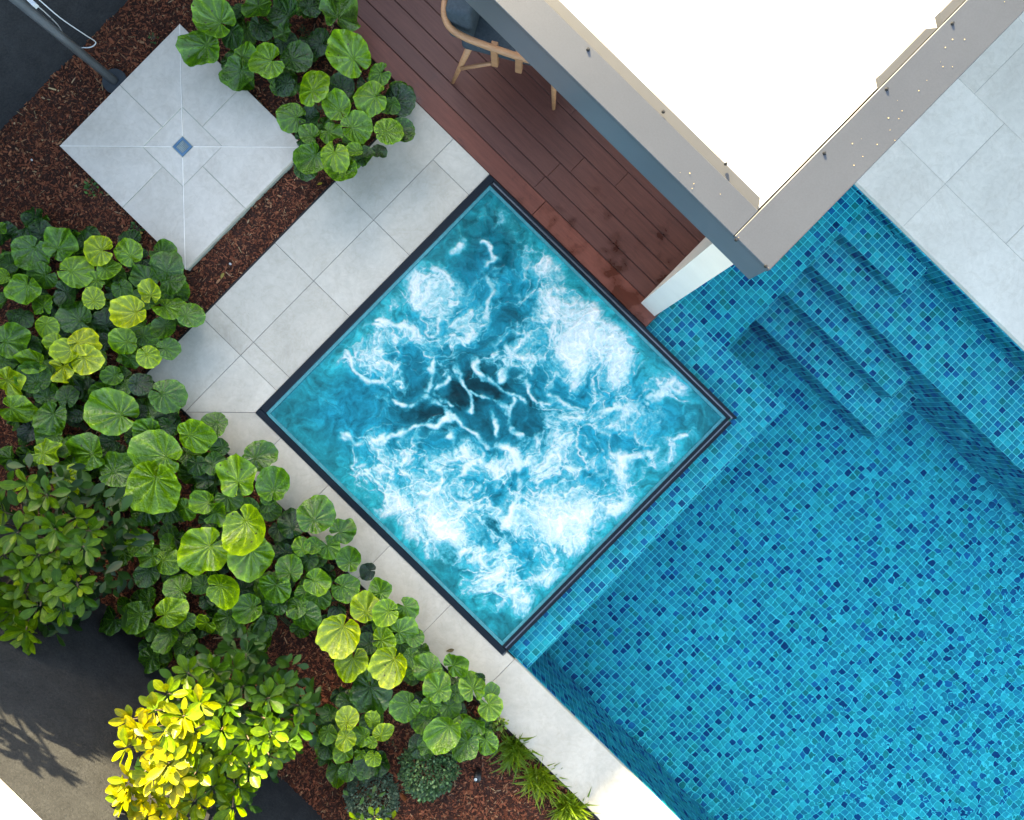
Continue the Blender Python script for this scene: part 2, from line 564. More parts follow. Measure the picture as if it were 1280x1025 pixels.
def grid_mesh(name, x0, x1, y0, y1, step, fz, mat):
    nx, ny = max(2, int((x1 - x0) / step)), max(2, int((y1 - y0) / step))
    gx, gy = np.meshgrid(np.linspace(x0, x1, nx), np.linspace(y0, y1, ny))
    z = fz(gx, gy)
    V = np.stack([gx, gy, z], -1).reshape(-1, 3)
    i = np.arange(nx * ny).reshape(ny, nx)
    Fc = np.stack([i[:-1, :-1], i[:-1, 1:], i[1:, 1:], i[1:, :-1]], -1).reshape(-1, 4)
    return mesh_arrays(name, V, Fc, mat, smooth=True)


mulch = empty('mulch'); tag(mulch, kind='structure')
link('garden_bed', grid_mesh('garden_bed', -3.99, PATH_O - 0.012, -3.02, 2.4, 0.025, mulch_height, MAT_MULCH), mulch)
link('garden_bed', grid_mesh('garden_bed', PATH_O - 0.012, 4.7, -3.02, COP_O - 0.012, 0.025, mulch_height, MAT_MULCH), mulch)

# bark chips lying on the beds
n = 115000
cx = nrg.uniform(-3.98, 3.4, n * 2); cy = nrg.uniform(-3.01, 1.6, n * 2)
k = in_bed(cx, cy) & ((cy < 1.06) | (cx < PATH_O))
cx, cy = cx[k][:n], cy[k][:n]; n = len(cx)
ln = nrg.gamma(3.0, 0.0019, n) + 0.0035; wd = ln * nrg.uniform(0.16, 0.5, n); ang = nrg.uniform(0, math.tau, n)
long_ = nrg.random(n) < 0.018
ln[long_] *= 2.3; wd[long_] *= 0.6
tl = nrg.normal(0, 0.30, n); rl = nrg.normal(0, 0.35, n)
z0 = mulch_height(cx, cy) + nrg.uniform(0.001, 0.012, n)
ux, uy = np.cos(ang), np.sin(ang)
V = np.zeros((n, 6, 3)); prof = [(-1, -0.7, 0), (-0.9, 0.8, 0), (0.05, -1, 0.25), (0.0, 1, 0.25), (1, -0.5, 0), (0.85, 0.6, 0)]
for q, (a, b, c) in enumerate(prof):
    la, lb = a * ln, b * wd
    V[:, q, 0] = cx + ux * la - uy * lb; V[:, q, 1] = cy + uy * la + ux * lb
    V[:, q, 2] = z0 + a * ln * tl + b * wd * rl + c * wd
Fc = (np.arange(n) * 6)[:, None, None] + np.array([[0, 2, 3, 1], [2, 4, 5, 3]])[None]
pal = np.array([(0.058, 0.020, 0.012), (0.150, 0.045, 0.022), (0.215, 0.068, 0.034), (0.27, 0.10, 0.048), (0.31, 0.155, 0.080), (0.30, 0.19, 0.11), (0.40, 0.28, 0.15)])
ci = nrg.choice(7, n, p=[0.24, 0.31, 0.255, 0.140, 0.040, 0.011, 0.004])
ci[long_] = nrg.choice([3, 4, 5, 6], long_.sum())
cc = pal[ci] * nrg.uniform(0.75, 1.3, (n, 1))
chips = link('bark_chips', mesh_arrays('bark_chips', V.reshape(-1, 3), Fc.reshape(-1, 4), MAT_CHIP, np.repeat(cc, 6, 0)))
tag(chips, 'loose shredded bark chips covering the dark garden beds', 'bark mulch', kind='stuff')

# ------------------------------------------------------------------ paving
def tile(parent, x0, x1, y0, y1, mat, gap=0.0016, z0=-0.028, z1=0.0, name='paving_tile'):
    bm = bmesh.new(); dz = rng.uniform(-0.0012, 0.0006)
    add_box(bm, x0 + gap, x1 - gap, y0 + gap, y1 - gap, z0, z1 + dz, 0.0015)
    return link(name, bm_mesh(name, bm, mat), parent)


path = empty('path'); tag(path, kind='structure')
box('path_slab', PATH_O + 0.004, PATH_I - 0.002, COP_O + 0.004, DECK_V - 0.005, -0.15, -0.0045, MAT_GROUT_DARK, path)
box('path_slab', PATH_I - 0.002, 6.6, COP_O + 0.004, COP_I - 0.012, -0.15, -0.0045, MAT_GROUT_DARK, path)
seam = -1.628
vs_in = [-1.062, -0.933, -0.33, 0.27, 0.865, DECK_V]
vs_out = [-1.062, -0.933, -0.33, 0.27, DECK_V]
for a, b in zip(vs_out, vs_out[1:]): tile(path, PATH_O, seam, a, b, MAT_STONE)
for a, b in zip(vs_in, vs_in[1:]): tile(path, seam, PATH_I, a, b, MAT_STONE)
def poly_tile(parent, pts, mat, gap=0.0016, z0=-0.028, z1=0.0, name='paving_tile'):
    c = Vector((sum(p[0] for p in pts) / len(pts), sum(p[1] for p in pts) / len(pts)))
    P = [Vector(p) for p in pts]; out = []
    nn = len(P)
    for i in range(nn):
        a, b, d = P[i - 1], P[i], P[(i + 1) % nn]
        e0 = (b - a).normalized(); e1 = (d - b).normalized()
        n0 = Vector((-e0.y, e0.x)); n1 = Vector((-e1.y, e1.x))
        if n0.dot(c - b) < 0: n0 = -n0
        if n1.dot(c - b) < 0: n1 = -n1
        bi = (n0 + n1).normalized()
        out.append(b + bi * (gap / max(0.35, bi.dot(n0))))
    bm = bmesh.new(); add_prism(bm, out, z0, z1 + rng.uniform(-0.0012, 0.0006), 0.0015)
    return link(name, bm_mesh(name, bm, mat), parent)
# blunt end of the path and the mitred corner beside the spa
poly_tile(path, [(PATH_O, -1.062), (PATH_O, COP_O), (seam, COP_O), (seam, -1.062)], MAT_STONE)
poly_tile(path, [(seam, -1.062), (seam, COP_O), (PATH_I, -1.275), (PATH_I, -1.062)], MAT_STONE)
poly_tile(path, [(seam, COP_O), (-1.02, COP_O), (-1.02, -1.277), (PATH_I, -1.277)], MAT_STONE)
us = [-1.02, -0.55, 0.056, 0.652, 1.163, 1.240]
for a, b in zip(us[:4], us[1:4]): tile(path, a, b, COP_O, -1.277, MAT_STONE)
poly_tile(path, [(0.652, COP_O), (1.240, COP_O), (1.240, COP_I - 0.005), (1.170, COP_I - 0.005), (1.170, -1.277), (0.652, -1.277)], MAT_STONE)
for a, b in ((1.240, 3.05), (3.05, 4.25), (4.25, 5.45), (5.45, 6.6)): tile(path, a, b, COP_O, COP_I, MAT_STONE, z0=-0.045)
box('shadow_gap_strip', PATH_O - 0.020, PATH_O - 0.004, COP_O, DECK_V, -0.16, -0.022, MAT_GAP_SHADOW, path)  # black strip stands in for the shadow gap between mulch and paving
box('shadow_gap_strip', PATH_O - 0.020, 6.6, COP_O - 0.020, COP_O - 0.004, -0.16, -0.024, MAT_GAP_SHADOW, path)

terrace = empty('terrace'); tag(terrace, kind='structure')
TV = 2.838
box('terrace_slab', 0.27, 6.6, TV + 0.012, 4.98, -0.15, -0.0045, MAT_GROUT_DARK, terrace)
rows = [(TV, 3.264, [0.27, 1.056, 2.855, 4.65, 6.6]), (3.264, 3.86, [0.27, 0.46, 1.056, 1.655, 2.25, 2.85, 3.45, 4.05, 6.6]), (3.86, 4.456, [0.27, 0.76, 1.355, 1.95, 2.55, 3.15, 3.75, 6.6]), (4.456, 4.98, [0.27, 1.056, 1.655, 2.25, 6.6])]
for y0, y1, xs in rows:
    for a, b in zip(xs, xs[1:]): tile(terrace, a, b, y0, y1, MAT_TERR, gap=0.0010, z0=-0.045 if y0 == TV else -0.028)

# ------------------------------------------------------------------ shower pad
pu, pv = (PAD[0] + PAD[1]) / 2, (PAD[2] + PAD[3]) / 2
hu, hv = (PAD[1] - PAD[0]) / 2, (PAD[3] - PAD[2]) / 2
pad = empty('shower_pad', (pu, pv, 0))
tag(pad, 'square pale stone shower platform with a small drain at its centre', 'shower platform')
PZ = 0.002
box('pad_slab', -hu + 0.004, hu - 0.004, -hv + 0.004, hv - 0.004, -0.12, PZ - 0.005, MAT_PADEDGE, pad)
i_ = 0.197
def lerp(a, b, t): return (a[0] + (b[0] - a[0]) * t, a[1] + (b[1] - a[1]) * t)
oc = [(-hu, -hv), (hu, -hv), (hu, hv), (-hu, hv)]
ic = [(-i_, -i_), (i_, -i_), (i_, i_), (-i_, i_)]
d_ = 0.052
dc = [(-d_, -d_), (d_, -d_), (d_, d_), (-d_, d_)]
for q in range(4):
    a, b = oc[q], oc[(q + 1) % 4]; c, d = ic[q], ic[(q + 1) % 4]
    mo, mi = lerp(a, b, 0.5), lerp(c, d, 0.5)
    poly_tile(pad, [a, mo, mi, c], MAT_PAD, 0.002, PZ - 0.03, PZ)
    poly_tile(pad, [mo, b, d, mi], MAT_PAD, 0.002, PZ - 0.03, PZ)
    poly_tile(pad, [c, d, dc[(q + 1) % 4], dc[q]], MAT_PAD, 0.0016, PZ - 0.03, PZ - 0.002)
MAT_PADGROUT = plain('white_pad_grout', (0.86, 0.80, 0.72), 0.85)
for q in range(4):      # pale grout in the four diagonal joints
    a = Vector(oc[q] + (0,)) * 0.995; b = Vector(dc[q] + (0,)) * 1.05
    t = (b - a).normalized(); nrm = Vector((-t.y, t.x, 0)) * 0.0024
    bm = bmesh.new(); add_prism(bm, [a + nrm, a - nrm, b - nrm, b + nrm], PZ - 0.02, PZ + 0.0006)
    link('grout_joint', bm_mesh('grout_joint', bm, MAT_PADGROUT), pad)
bm = bmesh.new()
s0, s1 = d_ - 0.003, 0.034
for a in range(4):
    R = Matrix.Rotation(a * math.pi / 2, 4, 'Z')
    pts = [R @ Vector(p) for p in ((-s0, -s0, 0), (s0, -s0, 0), (s1, -s1, 0), (-s1, -s1, 0))]
    add_prism(bm, pts, PZ - 0.02, PZ + 0.001)
dr = link('drain_frame', bm_mesh('drain_frame', bm, MAT_STEEL), pad)
box('drain_void', -s1, s1, -s1, s1, PZ - 0.025, PZ - 0.012, MAT_HOLE, pad)
for q in range(6):
    y = -0.028 + q * 0.0112
    hw = math.sqrt(max(0.0001, 0.034 ** 2 - y * y)) if abs(y) < 0.033 else 0.01
    bm = bmesh.new(); add_box(bm, -s1, s1, y - 0.0017, y + 0.0017, PZ - 0.010, PZ - 0.001)
    o = link('drain_bar', bm_mesh('drain_bar', bm, MAT_STEEL), pad); 

# ------------------------------------------------------------------ outdoor shower pole
sp = site(143, 101, -0.02)
shower = empty('outdoor_shower', sp)
tag(shower, 'gunmetal outdoor shower pole on a round base plate beside the stone pad', 'outdoor shower')
bm = bmesh.new()
bmesh.ops.create_cone(bm, cap_ends=True, segments=40, radius1=0.088, radius2=0.086, depth=0.012, matrix=Matrix.Translation((0, 0, -0.004)))
link('base_plate', bm_mesh('base_plate', bm, plain('base_plate_paint', (0.085, 0.098, 0.108), 0.42, 0.5, 0.5)), shower)
tube('pole', [(0, 0, 0.0), (0, 0, 0.9), (0, 0, 1.52)], 0.030, MAT_GUNMETAL, shower, 24)
for z, r, h, mt in ((1.535, 0.036, 0.035, MAT_CLEAR), (1.60, 0.030, 0.09, MAT_GUNMETAL), (1.665, 0.037, 0.05, MAT_CLEAR), (1.72, 0.036, 0.05, MAT_GUNMETAL), (1.77, 0.038, 0.02, MAT_CLEAR)):
    tube('collar' if mt is MAT_CLEAR else 'coupling', [(0, 0, z - h / 2), (0, 0, z + h / 2)], r, mt, shower, 24)
tube('upper_pole', [(0, 0, 1.78), (0, 0, 2.25)], 0.026, MAT_GUNMETAL, shower, 24)
tube('overhead_arm', [(0, 0, 2.2), (0.0, 0.02, 2.30), (0.02, 0.30, 2.33), (0.02, 0.42, 2.30)], 0.014, MAT_GUNMETAL, shower)
bm = bmesh.new(); bmesh.ops.create_cone(bm, cap_ends=True, segments=32, radius1=0.11, radius2=0.10, depth=0.015, matrix=Matrix.Translation((0.02, 0.42, 2.29)))
link('shower_head', bm_mesh('shower_head', bm, MAT_GUNMETAL), shower)
def lp(px, py, z): return site(px, py, z) - sp
hp = catmull([lp(47, -2, 1.0), lp(75, 22, 0.85), lp(104, 42, 0.65), (lp(118, 51, 0.5)), lp(119, 55, 0.45), lp(113, 59, 0.42), lp(101, 59.5, 0.40)], 8)
tube('hose', hp, 0.0032, MAT_HOSE, shower, 8)
hp = catmull([lp(43, 4, 1.0), lp(57, 16, 0.8), lp(72, 31, 0.6), lp(79, 42, 0.45)], 8)
tube('hose', hp, 0.0032, MAT_HOSE, shower, 8)
b0 = lp(38, 1, 1.0)
box('hose_bracket', b0.x - 0.03, b0.x + 0.03, b0.y - 0.012, b0.y + 0.012, 0.99, 1.02, MAT_HOSE, shower)

# ------------------------------------------------------------------ boundary walls
wv = -3.01
w1 = empty('boundary_wall', (0, wv, 0))
tag(w1, 'charcoal rendered garden wall with a white cap behind the glossy shrubs', 'wall')
box('wall_face', -4.2, 5.2, -0.16, 0.0, -0.16, 1.545, MAT_WALL, w1)
box('wall_cap', -4.2, 5.2, -0.52, 0.004, 1.545, 1.575, MAT_WALLCAP, w1, 0.003)
w2 = empty('boundary_wall', (-3.98, 0, 0))
tag(w2, 'charcoal rendered garden wall behind the outdoor shower', 'wall')
box('wall_face', -0.2, 0.0, -2.99, 5.0, -0.16, 1.80, MAT_WALL, w2)
box('wall_cap', -0.22, 0.02, -2.98, 5.0, 1.80, 1.83, MAT_WALLCAP, w2, 0.003)

# ------------------------------------------------------------------ pool shell and mosaic
PITCH = 0.048
mos_pal = np.array([(0.0, 0.315, 0.455), (0.0, 0.250, 0.405), (0.006, 0.430, 0.540), (0.0, 0.365, 0.460), (0.0, 0.125, 0.330), (0.0, 0.060, 0.215), (0.0, 0.255, 0.295)])
mos_p = [0.26, 0.22, 0.13, 0.12, 0.125, 0.07, 0.075]


def panel(parent, o, e1, e2, L1, L2, name, cut=None, pale=0.0):
    """a tiled rectangle: grout sheet as the part, its mosaic as one sub-part"""
    o, e1, e2 = np.array(o, float), np.array(e1, float), np.array(e2, float)
    nn = np.cross(e1, e2)
    n1, n2 = int(math.ceil(L1 / PITCH)), int(math.ceil(L2 / PITCH))
    base = mesh_arrays(name, [o, o + e1 * L1, o + e1 * L1 + e2 * L2, o + e2 * L2], [(0, 1, 2, 3)], MAT_MGROUT_PALE if pale > 0 else MAT_MGROUT)
    b = link(name, base, parent)
    a1, a2 = np.meshgrid(np.arange(n1), np.arange(n2)); a1, a2 = a1.ravel(), a2.ravel()
    g = 0.0029
    s0 = a1 * PITCH + g; s1 = np.minimum((a1 + 1) * PITCH, L1) - g
    t0 = a2 * PITCH + g; t1 = np.minimum((a2 + 1) * PITCH, L2) - g
    ok = (s1 - s0 > 0.004) & (t1 - t0 > 0.004)
    if cut is not None:
        mid = o + e1 * ((s0 + s1) / 2)[:, None] + e2 * ((t0 + t1) / 2)[:, None]
        ok &= ~cut(mid[:, 0], mid[:, 1])
    s0, s1, t0, t1 = s0[ok], s1[ok], t0[ok], t1[ok]
    m_ = len(s0)
    if not m_: return b
    V = np.zeros((m_, 8, 3)); bv = 0.0012
    hgt = 0.0022 + nrg.uniform(-0.0004, 0.0006, m_)
    for q, (s, t) in enumerate(((s0, t0), (s1, t0), (s1, t1), (s0, t1))):
        V[:, q] = o + e1 * s[:, None] + e2 * t[:, None]
        ss = s + (bv if s is s0 else -bv); tt = t + (bv if t is t0 else -bv)
        V[:, q + 4] = o + e1 * ss[:, None] + e2 * tt[:, None] + nn * hgt[:, None]
    fc = np.array([[4, 5, 6, 7], [0, 1, 5, 4], [1, 2, 6, 5], [2, 3, 7, 6], [3, 0, 4, 7]])
    Fc = (np.arange(m_) * 8)[:, None, None] + fc[None]
    c = mos_pal[nrg.choice(7, m_, p=mos_p)] * nrg.uniform(0.82, 1.2, (m_, 1))
    c = np.minimum(c * (1 + 0.15 * pale) + np.array([0.035, 0.03, 0.02]) * pale, 0.8)
    t = link('mosaic_tiles', mesh_arrays('mosaic_tiles', V.reshape(-1, 3), Fc.reshape(-1, 4), MAT_MOSAIC, np.repeat(c, 8, 0)), b)
    tag(t, kind='stuff')
    return b


pool = empty('pool'); tag(pool, kind='structure')
PX1 = 6.5
ZF, Z1_, Z2_, ZS, ZT, ZL = -1.20, -0.85, -0.60, -0.35, -0.18, -0.10
UL, ULE, VLE = 0.785, 1.375, 1.390
XI = 1.166
ex, ey, ez = (1, 0, 0), (0, 1, 0), (0, 0, 1)
panel(pool, (UL, COP_I, ZF), ex, ey, PX1 - UL, 2.32 - COP_I, 'pool_floor', lambda x, y: (x < ULE - 0.03) & (y < VLE - 0.03))
panel(pool, (XI, COP_I, ZL), ex, ey, ULE - XI, 1.070 - COP_I, 'ledge', None, 1.0)
panel(pool, (0.27, 1.070, ZL), ex, ey, ULE - 0.27, VLE - 1.070, 'ledge', None, 0.6)
panel(pool, (0.27, VLE, ZL), ex, ey, UL - 0.27, TV - VLE, 'ledge')
panel(pool, (ULE, COP_I, ZF), ey, ez, VLE - COP_I, ZL - ZF, 'ledge_face')
panel(pool, (ULE, VLE, ZF), (-1, 0, 0), ez, ULE - UL, ZL - ZF, 'ledge_face')
panel(pool, (UL, VLE, ZF), ey, ez, TV - VLE, ZL - ZF, 'ledge_face')
# steps: each is tread, riser and end face
def step(u0, u1, v0, v1, z, zb, end=True):
    s = panel(pool, (u0, v0, z), ex, ey, u1 - u0, v1 - v0, 'step_tread', None, 0.35)
    panel(pool, (u0, v0, zb), ex, ez, u1 - u0, z - zb, 'step_riser')
    if end: panel(pool, (u1, v0, zb), ey, ez, v1 - v0, z - zb, 'step_end')
step(UL, 2.21, 1.867, 2.32, Z1_, ZF)
step(UL, 2.00, 2.11, 2.32, Z2_, Z1_)
step(UL, PX1, 2.32, TV, ZS, ZF, False)
step(UL, 1.43, 2.578, TV, ZT, ZS)
panel(pool, (0.27, TV, ZS), ex, ez, PX1 - 0.27, -0.047 - ZS, 'pool_wall')
# the faces above look towards -Y
panel(pool, (PX1, COP_I, ZF), (-1, 0, 0), ez, PX1 - XI, -0.047 - ZF, 'pool_wall')
panel(pool, (PX1, TV, ZF), (0, -1, 0), ez, TV - COP_I, -0.01 - ZF, 'pool_wall')
lt = site(1183, 511, -0.33)
bm = bmesh.new(); bmesh.ops.create_cone(bm, cap_ends=True, segments=28, radius1=0.055, radius2=0.050, depth=0.014, matrix=Matrix.Translation((2.62, 2.312, -0.72)) @ Matrix.Rotation(math.pi / 2, 4, 'X'))
link('pool_light', bm_mesh('pool_light', bm, MAT_SPIGOT), pool)

WZ = -0.060
bm = bmesh.new()
pts = [(0.262, 1.072), (0.262, TV + 0.004), (PX1 + 0.004, TV + 0.004), (PX1 + 0.004, COP_I - 0.004), (1.167, COP_I - 0.004), (1.167, 1.072)]
bm.faces.new([bm.verts.new((p[0], p[1], WZ)) for p in pts])
me = bm_mesh('pool_water', bm, MAT_WATER)
if me.polygons[0].normal.z < 0: me.flip_normals()
tag(link('pool_water', me), kind='structure')

# ------------------------------------------------------------------ spa
SX0, SX1, SY0, SY1 = -1.270, 1.163, -1.275, 1.068
spa = empty('spa', ((SX0 + SX1) / 2, (SY0 + SY1) / 2, 0))
tag(spa, 'square spa with slim black rim full of churning white water', 'spa')
ox, oy = spa.location.x, spa.location.y
def sbox(name, x0, x1, y0, y1, z0, z1, mat, bevel=0.0):
    return box(name, x0 - ox, x1 - ox, y0 - oy, y1 - oy, z0, z1, mat, spa, bevel)
RW, RS = 0.052, 0.045
sbox('rim', SX0, SX0 + RW, SY0 + RS + 0.002, SY1, -0.6, 0.010, MAT_BLACK, 0.003)
sbox('rim', SX0, SX1 - 0.01, SY0, SY0 + RS, -0.6, 0.010, MAT_BLACK, 0.003)
# pool and deck sides: two slim black rails with a slot between
for a, b, zt, mt, nm in ((0.0, 0.016, 0.010, MAT_BLACK, 'rim'), (0.016, 0.030, -0.010, MAT_SLOT, 'overflow_slot'), (0.030, 0.052, 0.008, MAT_BLACK, 'rim')):
    sbox(nm, SX1 - b, SX1 - a - (0.0008 if a else 0), SY0 + RS + 0.004, SY1 - b if False else SY1 - 0.054, -0.6, zt, mt)
    sbox(nm, SX0 + RW + 0.002, SX1 - a - (0.0008 if a else 0), SY1 - b, SY1 - a - (0.0008 if a else 0), -0.6, zt, mt)
# submerged inner lip
IX0, IX1, IY0, IY1 = SX0 + RW, SX1 - 0.052, SY0 + RS, SY1 - 0.052
L_ = 0.024
sbox('overflow_lip', IX0 + 0.001, IX0 + L_, IY0 + 0.005, IY1 - 0.001, -0.6, 0.001, MAT_TEAL)
sbox('overflow_lip', IX0 + L_ + 0.001, IX1 - 0.001, IY0 + 0.001, IY0 + L_, -0.6, 0.001, MAT_TEAL)
sbox('overflow_lip', IX1 - 0.022, IX1 - 0.001, IY0 + L_ + 0.001, IY1 - 0.023, -0.6, 0.001, MAT_TEAL)
sbox('overflow_lip', IX0 + L_ + 0.001, IX1 - 0.001, IY1 - 0.022, IY1 - 0.001, -0.6, 0.001, MAT_TEAL)

N = 560
gx, gy = np.meshgrid(np.linspace(IX0 + L_ - 0.006, IX1 - 0.016, N), np.linspace(IY0 + L_ - 0.006, IY1 - 0.016, N))
qx = 640 + (gx * CP + gy * SP) * F / H
qy = 512.5 + (gx * SP - gy * CP) * F / H
wx = qx + 20 * fbm(qx / 95, qy / 95, 2) + 8 * fbm(qx / 33 + 9, qy / 33, 3) + 2.2 * fbm(qx / 10 + 2, qy / 10 + 4, 2)
wy = qy + 20 * fbm(qx / 95 + 40, qy / 95 + 9, 2) + 8 * fbm(qx / 33, qy / 33 + 31, 3) + 2.2 * fbm(qx / 10 + 22, qy / 10 + 14, 2)

vx, vy = qx + 0.45 * (wx - qx), qy + 0.45 * (wy - qy)
sx_, sy_ = vx + 5 * fbm(qx / 24 + 3, qy / 24 + 50, 3), vy + 5 * fbm(qx / 24 + 60, qy / 24 + 7, 3)


def blobs(lst):
    out = np.zeros_like(qx)
    for a, x, y, s in lst: out += a * np.exp(-((vx - x) ** 2 + (vy - y) ** 2) / (2 * s * s))
    return out


# jets where the foam boils up, and the pools of clear water between them
D = blobs([(0.85, 468, 440, 17), (0.40, 470, 440, 34), (0.55, 535, 362, 24), (0.30, 545, 400, 26), (0.95, 735, 425, 30), (0.55, 735, 410, 60), (0.60, 702, 362, 34), (0.45, 795, 440, 34),
           (0.85, 552, 655, 24), (0.40, 545, 640, 50), (0.95, 706, 652, 22), (0.45, 706, 645, 52), (0.62, 500, 648, 24), (0.36, 490, 590, 40), (0.50, 790, 600, 38), (0.35, 850, 570, 26), (0.36, 620, 590, 40),
           (0.50, 648, 745, 24), (0.50, 770, 668, 34), (0.30, 630, 440, 26), (0.32, 560, 545, 30), (0.40, 690, 550, 42), (0.38, 600, 705, 34), (0.42, 690, 715, 30), (0.3, 645, 278, 14), (0.30, 455, 560, 22), (0.25, 660, 330, 30), (0.28, 850, 480, 30), (0.25, 600, 400, 24),
           (-0.45, 600, 495, 42), (-0.30, 640, 522, 26), (-0.35, 530, 505, 26), (-0.45, 615, 320, 34), (-0.5, 375, 520, 40), (-0.4, 895, 525, 24), (-0.45, 620, 655, 15), (-0.3, 560, 700, 12), (-0.4, 640, 795, 18), (-0.25, 430, 490, 28), (-0.3, 545, 738, 18), (-0.25, 660, 590, 12), (-0.3, 610, 560, 16), (-0.25, 820, 540, 16), (-0.3, 730, 500, 16), (-0.3, 640, 395, 20)])
cloud = fbm(wx / 42, wy / 42, 5, 0.44)
soft = fbm(wx / 85 + 31, wy / 85 + 3, 3, 0.5)
fine = fbm(qx / 6.5, qy / 6.5, 3, 0.65)
r1 = np.clip(1 - np.abs(fbm(wx / 72 + 3, wy / 72 + 8, 3, 0.42)) * 2.6, 0, 1)
r2 = np.clip(1 - np.abs(fbm(wx / 34 + 13, wy / 34 + 2, 3, 0.5)) * 2.4, 0, 1)
r3 = np.clip(1 - np.abs(fbm(wx / 15 + 43, wy / 15 + 12, 3, 0.5)) * 2.2, 0, 1)
act = sstep(-0.30, 0.35, D + 0.2 * soft)
veins = 0.95 * r1 ** 5 * (0.25 + 0.75 * act) + 0.75 * r2 ** 5 * (0.22 + 0.78 * act)
st = np.zeros_like(qx)
brk = fbm(qx / 30 + 80, qy / 30 + 70, 3)
for wd_, pts_ in ((3.6, [(425, 548), (450, 556), (500, 546), (540, 533), (565, 530), (585, 540), (612, 552), (640, 560)]), (3.4, [(590, 440), (606, 470), (630, 492), (655, 506)]), (5.0, [(632, 425), (638, 450), (625, 478)]), (2.6, [(574, 455), (577, 478), (588, 492), (584, 515)]), (2.8, [(560, 470), (545, 490), (560, 512)]), (2.6, [(640, 505), (632, 525), (645, 545)]), (2.6, [(588, 492), (615, 500), (632, 525)]), (2.6, [(612, 520), (618, 545), (610, 560)]), (2.6, [(650, 470), (668, 500), (690, 505)]),
             (3.2, [(500, 505), (540, 500), (560, 528)]), (5.0, [(640, 560), (655, 590), (648, 630), (630, 665), (622, 700)]), (4.5, [(818, 505), (836, 485), (846, 462)]), (3.2, [(470, 398), (505, 402), (532, 425), (540, 460), (536, 490)]), (3.6, [(600, 340), (612, 362), (604, 395), (586, 420)]),
             (5.5, [(590, 772), (630, 745), (668, 728), (680, 705), (675, 690)]), (3.2, [(690, 480), (703, 502), (730, 508)]), (3.2, [(700, 525), (730, 520), (770, 516), (812, 512)]), (3.6, [(770, 575), (820, 562), (855, 545)]), (3.0, [(440, 585), (480, 575), (520, 600), (530, 630)]), (3.6, [(662, 300), (668, 285), (655, 268)]),
             (3.4, [(590, 610), (620, 590), (660, 575), (668, 545)]), (3.0, [(435, 425), (450, 408), (480, 405)]), (3.0, [(600, 300), (610, 320), (598, 345)]), (3.2, [(560, 545), (585, 575), (620, 575)]), (3.2, [(560, 620), (580, 585), (600, 560)]), (3.4, [(505, 345), (530, 330), (556, 345), (566, 370), (550, 392)]), (3.2, [(430, 440), (445, 470), (480, 478), (500, 455)]), (3.0, [(570, 275), (580, 300), (570, 320)])):
    P = np.array([tuple(p) for p in catmull([(p[0], p[1], 0) for p in pts_], 6)])[:, :2]
    dmin = np.full_like(qx, 1e9)
    for a, b in zip(P, P[1:]):
        ab = b - a; tt = np.clip(((sx_ - a[0]) * ab[0] + (sy_ - a[1]) * ab[1]) / (ab @ ab), 0, 1)
        dmin = np.minimum(dmin, (sx_ - a[0] - tt * ab[0]) ** 2 + (sy_ - a[1] - tt * ab[1]) ** 2)
    st = np.maximum(st, (np.exp(-dmin / (2 * (wd_ * 0.85) ** 2)) * 0.60 + 0.15 * np.exp(-dmin / (2 * (wd_ * 2.4) ** 2))) * np.clip(0.85 + 0.85 * brk, 0.15, 1.15))
foam = 0.07 + 0.54 * np.clip(D, -0.4, 1.25) + 0.40 * cloud * (0.35 + 0.8 * act) + 0.14 * soft + 0.10 * np.abs(cloud) + 0.46 * veins + 0.25 * st
foam = np.where(foam > 0.62, 0.62 + (foam - 0.62) * 0.62, foam)
foam += 0.18 * np.exp(-((vx - 706) ** 2 + (vy - 652) ** 2) / 500) + 0.16 * np.exp(-((vx - 738) ** 2 + (vy - 420) ** 2) / 900) + 0.15 * np.exp(-((vx - 552) ** 2 + (vy - 655) ** 2) / 600) + 0.12 * np.exp(-((vx - 500) ** 2 + (vy - 648) ** 2) / 500)
foam += (0.34 * r3 ** 4 - 0.10) * sstep(0.22, 0.6, foam)
foam = np.maximum(foam, st * (1.0 + 0.35 * cloud))
foam += 0.09 * fine * sstep(0.08, 0.35, foam) * (1 - 0.6 * sstep(0.7, 1.0, foam)) + 0.03 * fine
foam = np.clip(foam, 0, 1.15)
edge = np.minimum(np.minimum(gx - gx.min(), gx.max() - gx), np.minimum(gy - gy.min(), gy.max() - gy))
foam *= 0.25 + 0.75 * sstep(0.0, 0.11, edge + 0.04 * cloud)
stops = [(0.0, (0.0, 0.165, 0.255)), (0.12, (0.0, 0.215, 0.325)), (0.26, (0.008, 0.275, 0.395)), (0.40, (0.050, 0.335, 0.435)), (0.56, (0.22, 0.455, 0.505)), (0.72, (0.42, 0.57, 0.585)), (0.92, (0.57, 0.64, 0.635)), (1.15, (0.74, 0.755, 0.735))]
deep = np.zeros_like(qx)
for a, x, y, sg in ((1.0, 602, 488, 50), (0.9, 650, 518, 32), (0.95, 532, 506, 32), (0.75, 620, 655, 17), (0.6, 640, 400, 26), (0.5, 612, 300, 40), (0.5, 560, 695, 13), (0.35, 560, 440, 30), (0.5, 540, 735, 20), (0.35, 880, 520, 20), (0.35, 350, 518, 18), (0.4, 640, 790, 18)):
    deep = np.maximum(deep, a * np.exp(-((vx - x) ** 2 + (vy - y) ** 2) / (2 * sg * sg)))
deep = np.clip(deep * (0.95 + 0.8 * cloud) + 0.25 * np.clip(-cloud - 0.1, 0, 1), 0, 1)
cl = np.stack([np.interp(foam, [s[0] for s in stops], [s[1][q] for s in stops]) for q in range(3)], -1)
cl *= (1 - 0.86 * deep * (1 - sstep(0.14, 0.5, foam)))[..., None]
